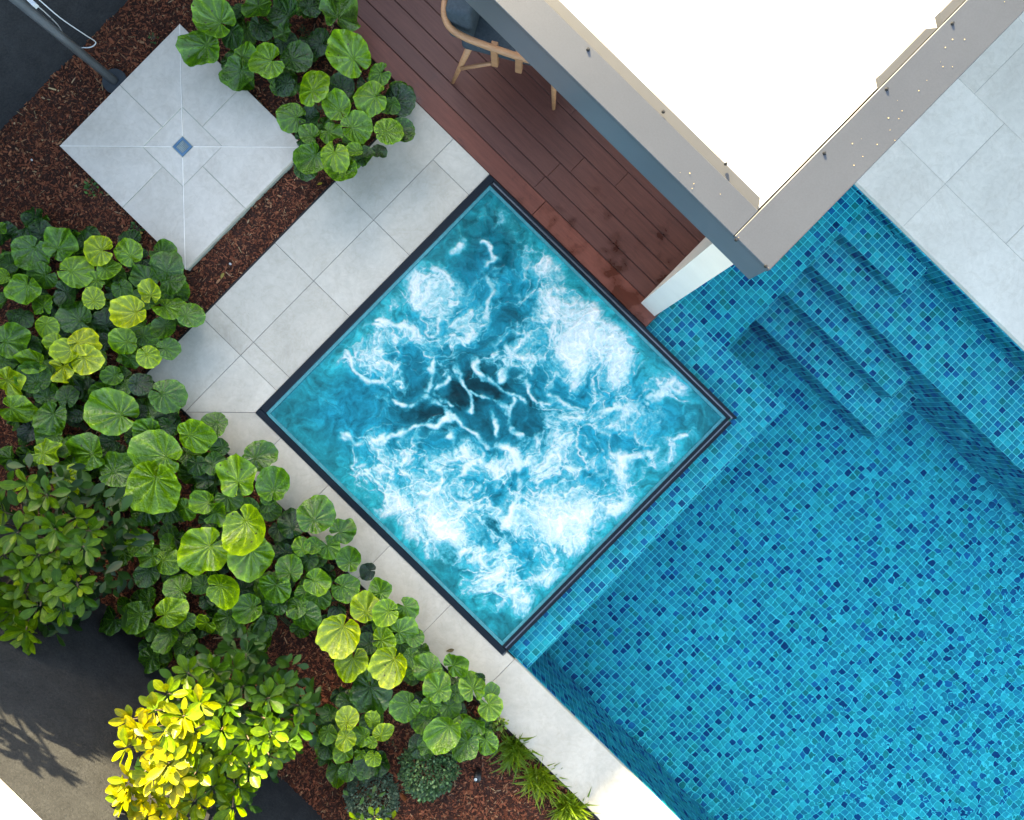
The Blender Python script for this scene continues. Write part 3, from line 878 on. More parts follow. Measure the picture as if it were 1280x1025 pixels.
mott = fbm(wx / 13 + 71, wy / 13 + 33, 4, 0.6)
cl[..., 2] *= 1 - 0.10 * (1 - sstep(0.3, 0.9, foam))
cl *= (1 + 0.42 * mott * (1 - sstep(0.15, 0.5, foam)))[..., None]
green = (1 - sstep(0.05, 0.35, edge)) * (1 - sstep(0.2, 0.5, foam)) * 0.5
cl[..., 1] *= 1 + 0.25 * green; cl[..., 0] += 0.01 * green; cl[..., 2] *= 1 - 0.12 * green
z = -0.006 + 0.014 * (np.exp(-((vx - 706) ** 2 + (vy - 652) ** 2) / 900) + np.exp(-((vx - 738) ** 2 + (vy - 420) ** 2) / 1500) + np.exp(-((vx - 552) ** 2 + (vy - 655) ** 2) / 900) + np.exp(-((vx - 470) ** 2 + (vy - 440) ** 2) / 700)) + 0.018 * foam * sstep(0, 0.12, edge) + 0.002 * fbm(wx / 20, wy / 20, 3) * sstep(0, 0.06, edge)
V = np.stack([gx, gy, z], -1).reshape(-1, 3)
i = np.arange(N * N).reshape(N, N)
Fc = np.stack([i[:-1, :-1], i[:-1, 1:], i[1:, 1:], i[1:, :-1]], -1).reshape(-1, 4)
me = mesh_arrays('spa_water', V, Fc, MAT_SPA, cl.reshape(-1, 3), True)
a = me.attributes.new('foam', 'FLOAT', 'POINT'); a.data.foreach_set('value', np.clip(foam, 0, 1).astype(np.float32).ravel())
tag(link('spa_water', me), kind='structure')

# ------------------------------------------------------------------ deck
deck = empty('deck'); tag(deck, kind='structure')
box('under_deck_shade', -6.0, 0.255, DECK_V + 0.004, 4.9, -0.15, -0.030, MAT_HOLE, deck)  # one black slab paints the shade beneath the board gaps
def board(x0, x1, y0, y1, mat):
    bm = bmesh.new(); add_box(bm, x0, x1, y0, y1, -0.026, rng.uniform(-0.0012, 0.0008), 0.0025)
    o = link('deck_board', bm_mesh('deck_board', bm, mat), deck); return o
for a, b in ((-6.0, -3.3), (-3.297, -0.86), (-0.857, 0.262)): board(a, b, DECK_V + 0.002, 1.214, MAT_BORDER)
y = 1.218
widths = [0.115, 0.135, 0.143] + [0.1365] * 30
for q, w in enumerate(widths):
    if y + w > 4.9: break
    cuts = [-6.0, rng.uniform(-4.6, -3.2), rng.uniform(-1.9, -0.3), 0.128]
    if q == 2: cuts[2] = 0.02 - 0.9
    for a, b in zip(cuts, cuts[1:]): board(a + 0.001, b - 0.001, y, y + w, MAT_DECK)
    y += w + 0.0045
bm = bmesh.new(); add_box(bm, 0.1325, 0.262, 1.218, 4.9, -0.026, 0.0, 0.0025)
link('deck_board', bm_mesh('deck_board', bm, MAT_DECK), deck)

# ------------------------------------------------------------------ pavilion
pav = empty('pavilion', (0.287, 0.937, 0))
tag(pav, 'flat white roofed pavilion with grey metal capping above the timber deck', 'pavilion')
ax, ay = 0.287, 0.937
def pbox(name, x0, x1, y0, y1, z0, z1, mat, bevel=0.0):
    return box(name, x0 - ax, x1 - ax, y0 - ay, y1 - ay, z0, z1, mat, pav, bevel)
RT = 2.60
PV1 = 4.95
PU0 = -2.1
pbox('roof_sheet', PU0, 0.118, 1.050, PV1, 2.40, 2.560, MAT_ROOF)
pbox('capping', PU0, 0.1215, 0.9370, 1.0550, RT - 0.022, RT, MAT_CAP, 0.002)
pbox('capping', 0.1235, 0.2870, 0.9372, PV1, RT - 0.022, RT + 0.0015, MAT_CAP, 0.002)
# fascia boards below the capping, a few mm behind its lip
pbox('fascia', PU0, 0.2840, 0.9410, 0.9650, 2.475, RT - 0.023, MAT_FASCIA, 0.002)
pbox('fascia', PU0, 0.2840, 0.9440, 0.9650, 2.390, 2.473, MAT_FASCIA, 0.002)
pbox('fascia', 0.2600, 0.2845, 0.9660, PV1, 2.39, RT - 0.023, MAT_FASCIA, 0.002)
pbox('soffit', PU0, 0.2595, 0.9660, PV1, 2.37, 2.395, MAT_COLUMN)
# inner flashing
def flash(pts, z0, z1):
    bm = bmesh.new(); add_prism(bm, [(p[0] - ax, p[1] - ay) for p in pts], z0, z1, 0.002)
    link('flashing', bm_mesh('flashing', bm, MAT_FLASH), pav)
flash([(PU0, 1.0565), (0.122, 1.0565), (0.095, 1.096), (PU0, 1.096)], 2.53, 2.588)
flash([(0.1225, 1.650), (0.1225, 1.925), (0.092, 1.890), (0.092, 1.670)], 2.53, 2.590)
flash([(0.1225, 1.940), (0.1225, 2.90), (0.088, 2.86), (0.088, 1.962)], 2.53, 2.590)
# blade column
bm = bmesh.new(); add_prism(bm, [(0.118 - ax, 1.170 - ay), (0.252 - ax, 1.170 - ay), (0.262 - ax, 1.90 - ay), (0.118 - ax, 1.90 - ay)], 0.002, 2.369, 0.003)
link('column', bm_mesh('column', bm, MAT_COLUMN), pav)
scr = bmesh.new()
scm = None
for px, py in ((907, 205), (1030, 192), (1108, 112), (1190, 30), (829, 140), (920, 300), (957, 333), (735, 62)):
    p = site(px, py, RT)
    bm = bmesh.new(); bmesh.ops.create_cone(bm, cap_ends=True, segments=8, radius1=0.0065, radius2=0.004, depth=0.008)
    o = link('screw', bm_mesh('screw', bm, MAT_SCREW), pav); o.location = (p.x - ax, p.y - ay, RT + 0.005)
scr.free()
spx = [(1181, 60), (1190, 50), (1205, 50), (1148, 114), (1121, 126), (1127, 139), (1123, 149), (1158, 101), (1112, 163), (1118, 176), (1076, 174), (1096, 181), (1078, 196), (1067, 207), (1065, 180), (1255, 3), (850, 216), (862, 217), (865, 236), (900, 243), (867, 230), (1175, 78), (1190, 84), (1110, 148), (923, 297), (960, 335), (1178, 84)]
V = []; Fc = []
for px, py in spx:
    p = site(px, py, RT); r = rng.uniform(0.0008, 0.0026); b0 = len(V)
    a0 = rng.uniform(0, 1)
    for q in range(5): V.append((p.x - ax + r * math.cos(a0 + q * 1.2566) * rng.uniform(0.7, 1.2), p.y - ay + r * math.sin(a0 + q * 1.2566), RT + 0.0030))
    V.append((p.x - ax, p.y - ay, RT + 0.0045))
    for q in range(5): Fc.append((b0 + q, b0 + (q + 1) % 5, b0 + 5))
o = link('dirt_speck', mesh_arrays('dirt_speck', V, Fc, MAT_SPECK), pav); tag(o, kind='stuff')

# ------------------------------------------------------------------ unseen houses added to shade the garden
def occluder(name, label, x0, x1, y0, y1, h, faces):
    hroot = empty(name, ((x0 + x1) / 2, (y0 + y1) / 2, 0)); tag(hroot, label, 'occluder')
    cx_, cy_ = hroot.location.x, hroot.location.y
    box('wall', x0 - cx_ + 0.3, x1 - cx_ - 0.3, y0 - cy_ + 0.3, y1 - cy_ - 0.3, -0.16, h - 0.25, MAT_OCCLUDER, hroot)
    box('roof', x0 - cx_, x1 - cx_, y0 - cy_, y1 - cy_, h - 0.25, h, MAT_OCCLUDER_ROOF, hroot, 0.01)
    for face in faces:
        if face == 'E':
            yy = y0 + 1.5
            while yy < y1 - 2:
                for zz in (0.8, 2.9):
                    if zz + 1.1 < h - 0.4: box('window', x1 - cx_ - 0.31, x1 - cx_ - 0.28, yy - cy_, yy + 1.4 - cy_, zz, zz + 1.1, MAT_WINDOW, hroot)
                yy += 3.0
        else:
            xx = x0 + 1.2
            while xx < x1 - 2:
                for zz in (0.6, 2.8):
                    if zz + 1.1 < h - 0.4: box('window', xx - cx_, xx + 1.5 - cx_, y0 - cy_ + 0.28, y0 - cy_ + 0.31, zz, zz + 1.1, MAT_WINDOW, hroot)
                xx += 3.0
    return hroot
# heights follow the shade line seen on the wall, shrub and coping
occluder('occluder', 'lower grey house added unseen beyond the shower wall to cast shade', -16.0, -9.0, -2.4, 3.9, 0.86 + 0.46 * 9.0, 'E')
occluder('occluder', 'taller grey house added unseen beyond the shower wall to cast shade', -16.0, -9.0, 3.91, 18.0, 1.12 + 0.46 * 9.0, 'E')
occluder('occluder', 'unseen grey two storey house behind the pavilion', -8.8, 4.2, 5.0, 12.0, 4.66, 'S')

# ------------------------------------------------------------------ armchair
A = site(566, 103, 0); B = site(692, 136, 0)
dv = (B - A).normalized(); pvn = Vector((-dv.y, dv.x, 0))
ch = empty('armchair', (A + B) / 2 * 1.0, math.atan2(dv.y, dv.x))
tag(ch, 'honey timber armchair with slate cushions standing on the deck under the roof edge', 'armchair')
hl = (B - A).length / 2
DW = 0.66
def taper_leg(p0, p1, r0, r1): tube('leg', [p0, Vector(p0).lerp(Vector(p1), 0.5), p1], [r0, (r0 + r1) / 2, r1], MAT_CHAIR, ch, 10)
for sx in (-1, 1):
    for y in (0.0, DW):
        sy = 1 if y else -1
        taper_leg((sx * (hl - (0.13 if sx < 0 else 0.04)), y - sy * 0.07, 0.42), (sx * hl, y, 0.0), 0.024, 0.013)
rail = [(hl - 0.16, 0.02, 0.56), (0.10, 0.0, 0.60), (-hl + 0.12, 0.005, 0.66), (-hl + 0.0, 0.06, 0.69), (-hl - 0.03, 0.20, 0.72), (-hl - 0.03, 0.46, 0.72), (-hl + 0.0, DW - 0.06, 0.69), (-hl + 0.12, DW - 0.005, 0.66), (0.10, DW, 0.60), (hl - 0.16, DW - 0.02, 0.56)]
tube('arm_rail', catmull(rail, 6), 0.021, MAT_CHAIR, ch, 12)
for y in (0.04, DW - 0.04):
    for x in (-0.06, 0.10):
        bm = bmesh.new(); add_box(bm, x - 0.022, x + 0.022, y - 0.02, y + 0.02, 0.34, 0.595, 0.004); link('arm_post', bm_mesh('arm_post', bm, MAT_CHAIR), ch)
    tube('side_stretcher', [(-hl + 0.075, y - 0.03 if y < 0.3 else y + 0.03, 0.22), (-0.06, y, 0.36)], 0.013, MAT_CHAIR, ch, 8)
box('seat_frame', -hl + 0.12, hl - 0.10, 0.10, DW - 0.10, 0.36, 0.41, MAT_CHAIR, ch, 0.008)
def cushion(name, x0, x1, y0, y1, z0, z1):
    bm = bmesh.new(); add_box(bm, x0, x1, y0, y1, z0, z1)
    bmesh.ops.bevel(bm, geom=list(bm.edges), offset=0.03, segments=4, profile=0.5, affect='EDGES')
    return link(name, bm_mesh(name, bm, MAT_CUSHION, True), ch)
cushion('seat_cushion', -hl + 0.08, hl - 0.06, 0.045, DW - 0.045, 0.41, 0.50)
cushion('back_cushion', -hl + 0.0, -hl + 0.16, 0.06, DW - 0.06, 0.49, 0.80)

# ------------------------------------------------------------------ round-leaved plants
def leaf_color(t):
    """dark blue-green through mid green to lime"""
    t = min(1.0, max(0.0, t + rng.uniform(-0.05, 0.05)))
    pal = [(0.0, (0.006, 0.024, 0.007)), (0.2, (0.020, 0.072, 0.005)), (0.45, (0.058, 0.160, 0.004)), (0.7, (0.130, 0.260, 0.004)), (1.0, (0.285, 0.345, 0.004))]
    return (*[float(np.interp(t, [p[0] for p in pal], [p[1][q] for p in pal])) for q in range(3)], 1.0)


def round_leaf_mesh(seed):
    r_ = random.Random(seed)
    NA, NR = 52, 6
    gap = math.radians(r_.uniform(1.5, 11)); off = r_.uniform(0.22, 0.36)
    npl = 11; ph = r_.uniform(0, 6); cup = r_.choice((-0.14, 0.05, 0.20, 0.35, 0.50)); pleat = r_.uniform(0.035, 0.085)
    wave = r_.uniform(0.05, 0.24); wk = r_.choice((2, 3, 4, 5)); spiral = r_.choice((0, 0.25, 0.4, -0.3, 0.55)); ell = r_.uniform(0.9, 1.05)
    bites = [(r_.uniform(0.1, 0.9), r_.uniform(0.02, 0.045), r_.uniform(0.05, 0.16)) for _ in range(r_.choice((0, 0, 1, 2)))]
    V, UV, Fc = [(0, 0, -0.03)], [(0.5, 0)], []
    for a in range(NA):
        t = a / (NA - 1); th = gap + t * (math.tau - 2 * gap)
        R = -off * math.cos(th) + math.sqrt(1 - (off * math.sin(th)) ** 2)
        lobe = min(t, 1 - t) * (math.tau - 2 * gap)
        R *= 0.84 + 0.16 * min(1.0, (lobe / 0.40)) ** 0.6
        R *= 1 + 0.018 * math.cos(26 * math.pi * t + ph) + 0.020 * math.sin(5 * th + ph) + 0.018 * math.sin(3 * th + 2 * ph)
        for (bt, bw, bd) in bites: R *= 1 - bd * math.exp(-((t - bt) / bw) ** 2)
        for q in range(1, NR + 1):
            s = q / NR; r = R * s
            x, y = r * math.cos(th), r * math.sin(th) * ell
            z = -0.03 + cup * r * r + pleat * math.cos(npl * math.tau * (t + 0.02 * math.sin(4 * th + ph))) * min(1, r * 2.2) * (1 - 0.45 * s) + wave * math.cos(wk * th + ph) * r * r - 0.10 * max(0, s - 0.8) * 2
            z += spiral * (1 - t) ** 6 * s + 0.07 * math.exp(-(r / 0.25) ** 2) * 0
            V.append((x + off, y, z)); UV.append((t, s))
    V[0] = (off, 0, -0.03)
    tri, quad = [], []
    for a in range(NA - 1):
        b = 1 + a * NR; c = 1 + (a + 1) * NR
        tri.append((0, b, c))
        for q in range(NR - 1): quad.append((b + q, b + q + 1, c + q + 1, c + q))
    me = bpy.data.meshes.new('leaf')
    me.from_pydata(V, [], tri + quad)
    ul = me.uv_layers.new(name='UVMap')
    for lo in me.loops: ul.data[lo.index].uv = UV[lo.vertex_index]
    for p in me.polygons: p.use_smooth = True
    me.materials.append(MAT_ROUNDLEAF)
    me['off'] = off
    return me


RL = [round_leaf_mesh(s) for s in range(36)]

# (px, py, radius px, notch direction in degrees, tone) read off the photograph
LV = """269 24 25 -30 .5;251 61 25 30 .4;291 45 17 100 .2;296 17 7 0 .2;322 12 19 90 .35;327 36 14 120 .08;357 14 20 -60 .12;354 44 11 80 .25;332 77 21 10 .55;307 69 16 200 .5;299 93 19 60 .25;288 78 12 150 .2;370 72 20 200 .2;353 105 14 0 .08
426 16 25 -110 .35;436 67 27 -50 .55;390 108 24 -80 .6;388 8 13 200 .15;396 55 14 0 .06;473 93 15 20 .5;462 122 21 10 .55;428 107 15 -90 .08;500 125 18 200 .03;491 132 10 90 .3
422 133 17 -60 .55;446 159 19 190 .5;486 164 18 200 .6;502 164 16 150 .2;364 146 18 0 .45;386 149 14 200 .12;387 168 13 -40 .45;389 198 19 40 .4;417 197 19 80 .75;414 167 14 140 .4;429 214 18 90 .35;445 189 9 0 .5;457 196 12 180 .2;440 200 12 120 .3;474 189 10 150 .06
39 316 20 60 .35;76 305 20 -120 .4;122 312 19 -10 .85;136 337 14 160 .6;52 345 17 20 .3;32 361 18 60 .55;95 339 20 180 .65;117 351 13 0 .6;117 373 14 -90 .85;87 367 18 160 .12;53 380 16 -60 .4;3 345 9 0 .6;8 330 13 0 .2;50 288 14 -80 .1;2 286 8 180 .5;5 378 13 60 .3;105 299 11 -90 .15
160 315 17 -60 .6;207 333 20 -90 .25;215 353 15 160 .25;180 347 16 -40 .25;188 364 15 -90 .85;154 363 13 120 .3;213 385 20 150 .5
94 397 20 -30 .25;57 409 14 80 .75;15 426 21 190 .45;27 398 13 90 .12;40 432 12 130 .2;105 426 18 200 .95;108 450 19 140 .95;86 439 15 30 .85;68 429 13 0 .7;77 463 16 60 1.0;43 451 16 -20 .6;43 473 18 -60 .25;13 477 19 160 .75;7 452 12 180 .35;130 402 15 -70 .04;130 427 12 0 .06
164 392 20 20 .9;238 393 16 200 .45;207 410 15 95 .25;181 420 12 170 .35;153 427 17 -10 .65;211 436 14 180 .4;186 446 14 130 .75;161 452 12 60 .3;194 430 8 0 .4;140 470 12 30 .4;176 480 14 180 .08
59 492 14 -100 .2;84 495 14 -90 .25;21 513 19 150 .65;63 523 20 60 .4;63 545 15 0 .35;59 565 17 190 .75;40 573 11 0 .3;108 565 24 -20 .5;89 559 13 60 .4;86 580 12 0 .4;9 573 16 0 .25;82 601 21 90 .8;95 520 9 0 .05;35 540 13 60 .04;103 485 12 150 .1;128 489 13 0 .35
140 515 29 -20 .5;155 484 12 90 .25;210 495 21 160 .35;184 539 17 -30 .45;196 567 31 -20 .55;245 545 24 170 .6;266 532 18 40 .3;148 586 22 210 .4;192 609 33 75 .6;140 551 13 0 .1;206 534 12 20 .12;174 515 10 0 .06;115 582 11 0 .15;121 614 13 -10 .25;148 623 16 90 .3;274 559 12 0 .2;246 582 13 90 .15;209 520 11 40 .05;168 553 9 0 .08
297 595 26 -85 .65;325 570 21 200 .3;342 606 21 -90 .4;336 622 10 0 .35;333 630 11 0 .25;287 623 16 140 .3;256 628 15 0 .5;273 639 17 200 .5;311 661 29 120 .75;269 580 14 180 .2;229 638 15 50 .45;256 600 12 0 .1;312 633 12 -60 .3
254 689 29 40 .7;174 678 17 -60 .4;187 696 14 0 .5;209 702 16 160 .5;150 692 16 10 .3;212 679 11 -120 .3;184 718 15 60 .25;223 734 17 -40 .45;183 640 18 90 .2;314 697 28 90 .65;282 734 22 170 .7;250 731 12 0 .35;275 696 10 0 .15
169 772 20 40 .45;138 776 17 20 .25;185 748 14 -60 .25;213 766 19 200 .7;191 789 11 80 .3;212 798 16 90 .3;233 778 12 120 .45;255 781 14 30 .55;283 776 17 60 .3;185 826 17 45 .2;205 822 8 180 .25;226 809 9 60 .3;237 800 8 0 .3;258 753 10 100 .1
395 643 24 -110 .35;364 654 18 -70 .12;429 663 16 200 .3;376 683 12 -60 .5;392 682 10 0 .45;411 685 15 120 .4;437 698 16 -90 .4;362 711 17 -80 .45;397 727 16 160 .5;343 735 20 60 .4;398 747 16 90 .3;432 735 17 150 .4;379 742 11 40 .3;459 714 11 0 .03;311 761 17 20 .45;370 760 13 60 .35;353 690 13 0 .12;386 702 12 90 .2;423 762 12 90 .05
331 784 16 80 .15;381 770 20 130 .25;345 756 14 0 .2;426 789 25 60 .95;456 759 18 -70 .8;482 765 16 10 .75;475 736 15 -90 .45;509 762 15 130 .5;505 790 18 180 .55;480 800 16 190 .7;457 805 14 0 .12;439 830 21 75 .75;490 829 23 60 .9;519 797 11 160 .4;475 781 12 0 .5;462 838 14 90 .55;515 822 12 140 .35
463 868 28 90 .2;434 898 14 -90 .8;432 925 13 90 .8;429 942 13 60 .55;410 918 12 90 .55;465 899 10 -90 .55;480 917 13 210 .75;464 928 8 0 .6;467 948 10 80 .65;450 943 9 60 .55;451 920 12 0 .5;409 937 11 90 .2;434 965 12 60 .3;430 876 10 0 .2;412 890 10 -60 .25;506 884 18 40 .45
533 835 18 -30 .4;571 831 17 200 .45;547 859 19 -70 .5;591 857 18 -90 .5;575 865 13 180 .35;613 884 15 130 .55;538 884 14 90 .4;564 885 14 150 .4;555 913 22 40 .55;528 902 13 20 .3;592 902 16 -60 .4;580 932 18 50 .4;608 930 15 100 .45;614 865 12 -90 .35;580 905 12 0 .3;533 934 10 0 .35;599 848 8 0 .1"""
leaves = [tuple(float(v) for v in q.split()) for q in LV.replace('\n', ';').split(';')]
PL = [((262, 40), 'round-leaved plant hanging over the top corner of the stone shower pad'),
      ((318, 60), 'glossy round-leaved plant on the upper right edge of the shower pad'),
      ((375, 20), 'dark low round-leaved plant between glossy clumps at the top edge of the bed'),
      ((432, 45), 'tall glossy round-leaved plant against the edge of the red timber deck'),
      ((392, 115), 'plant topped by a flat pale green disc leaf near the shower pad'),
      ((478, 120), 'round-leaved plant in the corner where timber deck meets pale path'),
      ((400, 185), 'round-leaved plant at the top of the mulch strip beside the shower pad'),
      ((465, 170), 'round-leaved plant spreading onto the upper end of the pale path'),
      ((30, 325), 'round-leaved plant at the left edge just below the bare mulch'),
      ((100, 330), 'pale green round-leaved plant edging the bare mulch left of the pad'),
      ((150, 340), 'small bright round-leaved plant below the tiny weed by the pad'),
      ((205, 350), 'round-leaved plant under the bottom corner of the shower pad'),
      ((215, 405), 'round-leaved plant leaning on the outer edge of the pale path'),
      ((160, 410), 'lime round-leaved plant with one bright frilled disc leaf'),
      ((95, 440), 'yellow-green round-leaved plant riddled with insect holes'),
      ((30, 430), 'broad-leaved green plant at the left edge beside the insect-eaten one'),
      ((85, 385), 'dark green curled round-leaved plant just above the insect-eaten one'),
      ((30, 495), 'bright round-leaved plant at the left edge below the insect-eaten one'),
      ((70, 520), 'blotchy round-leaved plant with a pair of blue-green discs on top'),
      ((140, 510), 'plant with one very broad ribbed leaf near the blunt end of path'),
      ((200, 500), 'ragged jagged-leaved plant at the blunt corner of the pale path'),
      ((55, 570), 'lime round-leaved plant just above the left glossy shrub'),
      ((110, 580), 'fan-ribbed round-leaved plant right of the lime plant by the shrub'),
      ((185, 590), 'largest-leaved plant in the middle of the bed with huge wavy discs'),
      ((255, 545), 'round-leaved plant overhanging the mitred paving corner by the spa'),
      ((325, 595), 'ribbed round-leaved plant leaning over the paving beside the spa'),
      ((265, 630), 'small curled round-leaved plant between the huge discs and the spa corner plants'),
      ((308, 675), 'plant with two stacked large lime discs in the middle of the bed'),
      ((250, 690), 'plant with a single broad keyhole-notched disc beside bare dark mulch'),
      ((180, 695), 'small cluster of neat round leaves ringed by dark mulch'),
      ((265, 755), 'white-rimmed curled round-leaved plant above the lower mulch patch'),
      ((205, 765), 'bright round-leaved plant beside the charcoal wall, with a swirled disc'),
      ((150, 778), 'pair of flat round leaves projecting over the charcoal wall'),
      ((190, 818), 'single dark round-leaved plant just above the sunlit shrub'),
      ((400, 650), 'dark glossy round-leaved plant touching the coping beside the spa'),
      ((405, 700), 'round-leaved plant with small cupped leaves inland from the spa coping'),
      ((355, 720), 'folded round-leaved plant next to the two stacked lime discs'),
      ((400, 745), 'crinkled round-leaved plant above the tiny white pebble'),
      ((330, 765), 'round-leaved plant with a hole-bitten disc above the lower mulch'),
      ((430, 800), 'yellow-lime heart-leaved plant facing the bare lower mulch'),
      ((490, 765), 'bright lime plant of small discs against the spa coping'),
      ((490, 820), 'yellowish blotched round-leaved plant close to the coping'),
      ((463, 866), 'broad dark fan leaf plant beneath the yellowish clump'),
      ((425, 920), 'low plant of small stacked lime discs in the lower mulch'),
      ((470, 922), 'scattered small-leaved lime plant right of the stacked discs'),
      ((506, 884), 'single-leaf round plant standing alone in the lower mulch'),
      ((550, 850), 'round-leaved plant left side of the last clump by the coping'),
      ((600, 860), 'round-leaved plant of the last clump reaching onto the coping'),
      ((550, 915), 'round-leaved plant with a big notched disc above the grey-green mound'),
      ((597, 920), 'round-leaved plant next to the first spiky grass tuft')]
groups = {q: [] for q in range(len(PL))}
for lf in leaves:
    q = min(range(len(PL)), key=lambda i: (PL[i][0][0] - lf[0]) ** 2 + (PL[i][0][1] - lf[1]) ** 2)
    groups[q].append(lf)
# stack leaves so that paler ones lie above their darker neighbours
for q, ((bx, by), label) in enumerate(PL):
    gl = groups[q]
    if not gl: continue
    mx = sum(l[0] for l in gl) / len(gl); my = sum(l[1] for l in gl) / len(gl)
    b = site(bx * 0.4 + mx * 0.6, by * 0.4 + my * 0.6, 0.10)
    b.x = min(b.x, 4.0); b.z = -0.06
    # keep crowns rooted in the bed
    if b.y > COP_O - 0.10 and b.x > PATH_O - 0.1: b.y = COP_O - 0.12
    if PAD[1] < b.x < PATH_O or b.x > PATH_O: pass
    if b.x < PATH_O + 0.2 and b.x > PATH_O - 0.10 and b.y > COP_O: b.x = PATH_O - 0.12
    if PAD[0] < b.x < PAD[1] and PAD[2] < b.y < PAD[3]:
        b.y = PAD[3] + 0.08 if b.y > pv else PAD[2] - 0.08
    root = empty('round_leaved_plant', b)
    tag(root, label, 'leafy plant', 'round-leaved plants in the garden beds')
    allv = []
    for (lx, ly, lr, nd, tone) in gl:
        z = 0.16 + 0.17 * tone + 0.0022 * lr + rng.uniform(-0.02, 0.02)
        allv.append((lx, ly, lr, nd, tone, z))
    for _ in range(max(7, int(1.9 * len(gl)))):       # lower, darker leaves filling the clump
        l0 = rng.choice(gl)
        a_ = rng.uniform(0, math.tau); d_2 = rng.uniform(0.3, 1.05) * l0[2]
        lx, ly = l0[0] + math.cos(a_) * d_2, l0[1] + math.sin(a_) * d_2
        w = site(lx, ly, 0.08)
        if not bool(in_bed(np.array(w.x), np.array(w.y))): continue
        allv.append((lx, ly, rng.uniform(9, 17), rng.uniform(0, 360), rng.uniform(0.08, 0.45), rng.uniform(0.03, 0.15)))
    SV, SF = [], []
    for (lx, ly, lr, nd, tone, z) in allv:
        w = site(lx, ly, z); r = lr * (H - z) / F * 1.05
        if w.y - r * 0.6 < wv + 0.05: w.y = wv + 0.05 + r * 0.6
        me = rng.choice(RL)
        o = link('leaf', me, root)
        yaw = math.radians(nd) + PHI
        # outer leaves lean away from the crown
        out = Vector((w.x - b.x, w.y - b.y, 0)); lean = min(0.38, out.length * 0.9) * rng.uniform(0.3, 1.1)
        axis = Vector((-out.y, out.x, 0)).normalized() if out.length > 1e-4 else Vector((1, 0, 0))
        Rm = Matrix.Rotation(lean, 4, axis) @ Matrix.Rotation(rng.gauss(0, 0.20), 4, 'X') @ Matrix.Rotation(rng.gauss(0, 0.20), 4, 'Y') @ Matrix.Rotation(yaw, 4, 'Z')
        o.matrix_local = Matrix.Translation((w.x - b.x, w.y - b.y, z - b.z)) @ Rm @ Matrix.Diagonal((r, r, r, 1))
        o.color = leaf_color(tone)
        # stalk from the crown to the notch
        tip = o.matrix_local @ Vector((me['off'], 0, -0.04))
        st = Vector((rng.uniform(-0.03, 0.03), rng.uniform(-0.03, 0.03), 0.0))
        mid = st.lerp(tip, 0.55) + Vector((0, 0, 0.25 * (tip - st).length * 0.3))
        pts = [st, mid, tip]; base = len(SV)
        for j, p in enumerate(pts):
            rr = (0.0055, 0.0042, 0.0032)[j]
            for k_ in range(4): SV.append((p.x + rr * math.cos(k_ * 1.5708), p.y + rr * math.sin(k_ * 1.5708), p.z))
        for j in range(2):
            for k_ in range(4):
                SF.append((base + j * 4 + k_, base + j * 4 + (k_ + 1) % 4, base + j * 4 + 4 + (k_ + 1) % 4, base + j * 4 + 4 + k_))
    o = link('stalks', mesh_arrays('stalks', SV, SF, MAT_STALK), root); tag(o, kind='stuff')

# ------------------------------------------------------------------ glossy shrubs
def oval_leaf_mesh(seed):
    r_ = random.Random(100 + seed)
    NL, NW = 9, 4
    fold = r_.uniform(0.10, 0.26); curl = r_.uniform(-0.16, 0.12); wmax = r_.uniform(0.20, 0.255); tw = r_.uniform(-0.15, 0.15)
    V, UV, Fc = [], [], []
    for a in range(NL + 1):
        t = a / NL
        w = max(0.010, wmax * max(0.0, math.sin(math.pi * t ** 1.45)) ** 0.72) if t < 1 else 0.05
        for b in range(NW + 1):
            s = b / NW * 2 - 1
            z = fold * w * abs(s) * 1.3 + curl * t * t + tw * s * w * t
            V.append((t, s * w, z)); UV.append((b / NW, t))
    for a in range(NL):
        for b in range(NW):
            i0 = a * (NW + 1) + b; Fc.append((i0, i0 + NW + 1, i0 + NW + 2, i0 + 1))
    return mesh_arrays('leaf', V, Fc, MAT_SHRUBLEAF, None, True, UV)


OL = [oval_leaf_mesh(s) for s in range(8)]


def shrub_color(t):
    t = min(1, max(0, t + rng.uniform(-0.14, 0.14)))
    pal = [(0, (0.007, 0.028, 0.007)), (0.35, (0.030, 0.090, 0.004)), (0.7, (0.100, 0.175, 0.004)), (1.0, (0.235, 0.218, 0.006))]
    return (*[float(np.interp(t, [p[0] for p in pal], [p[1][q] for p in pal])) for q in range(3)], 1.0)


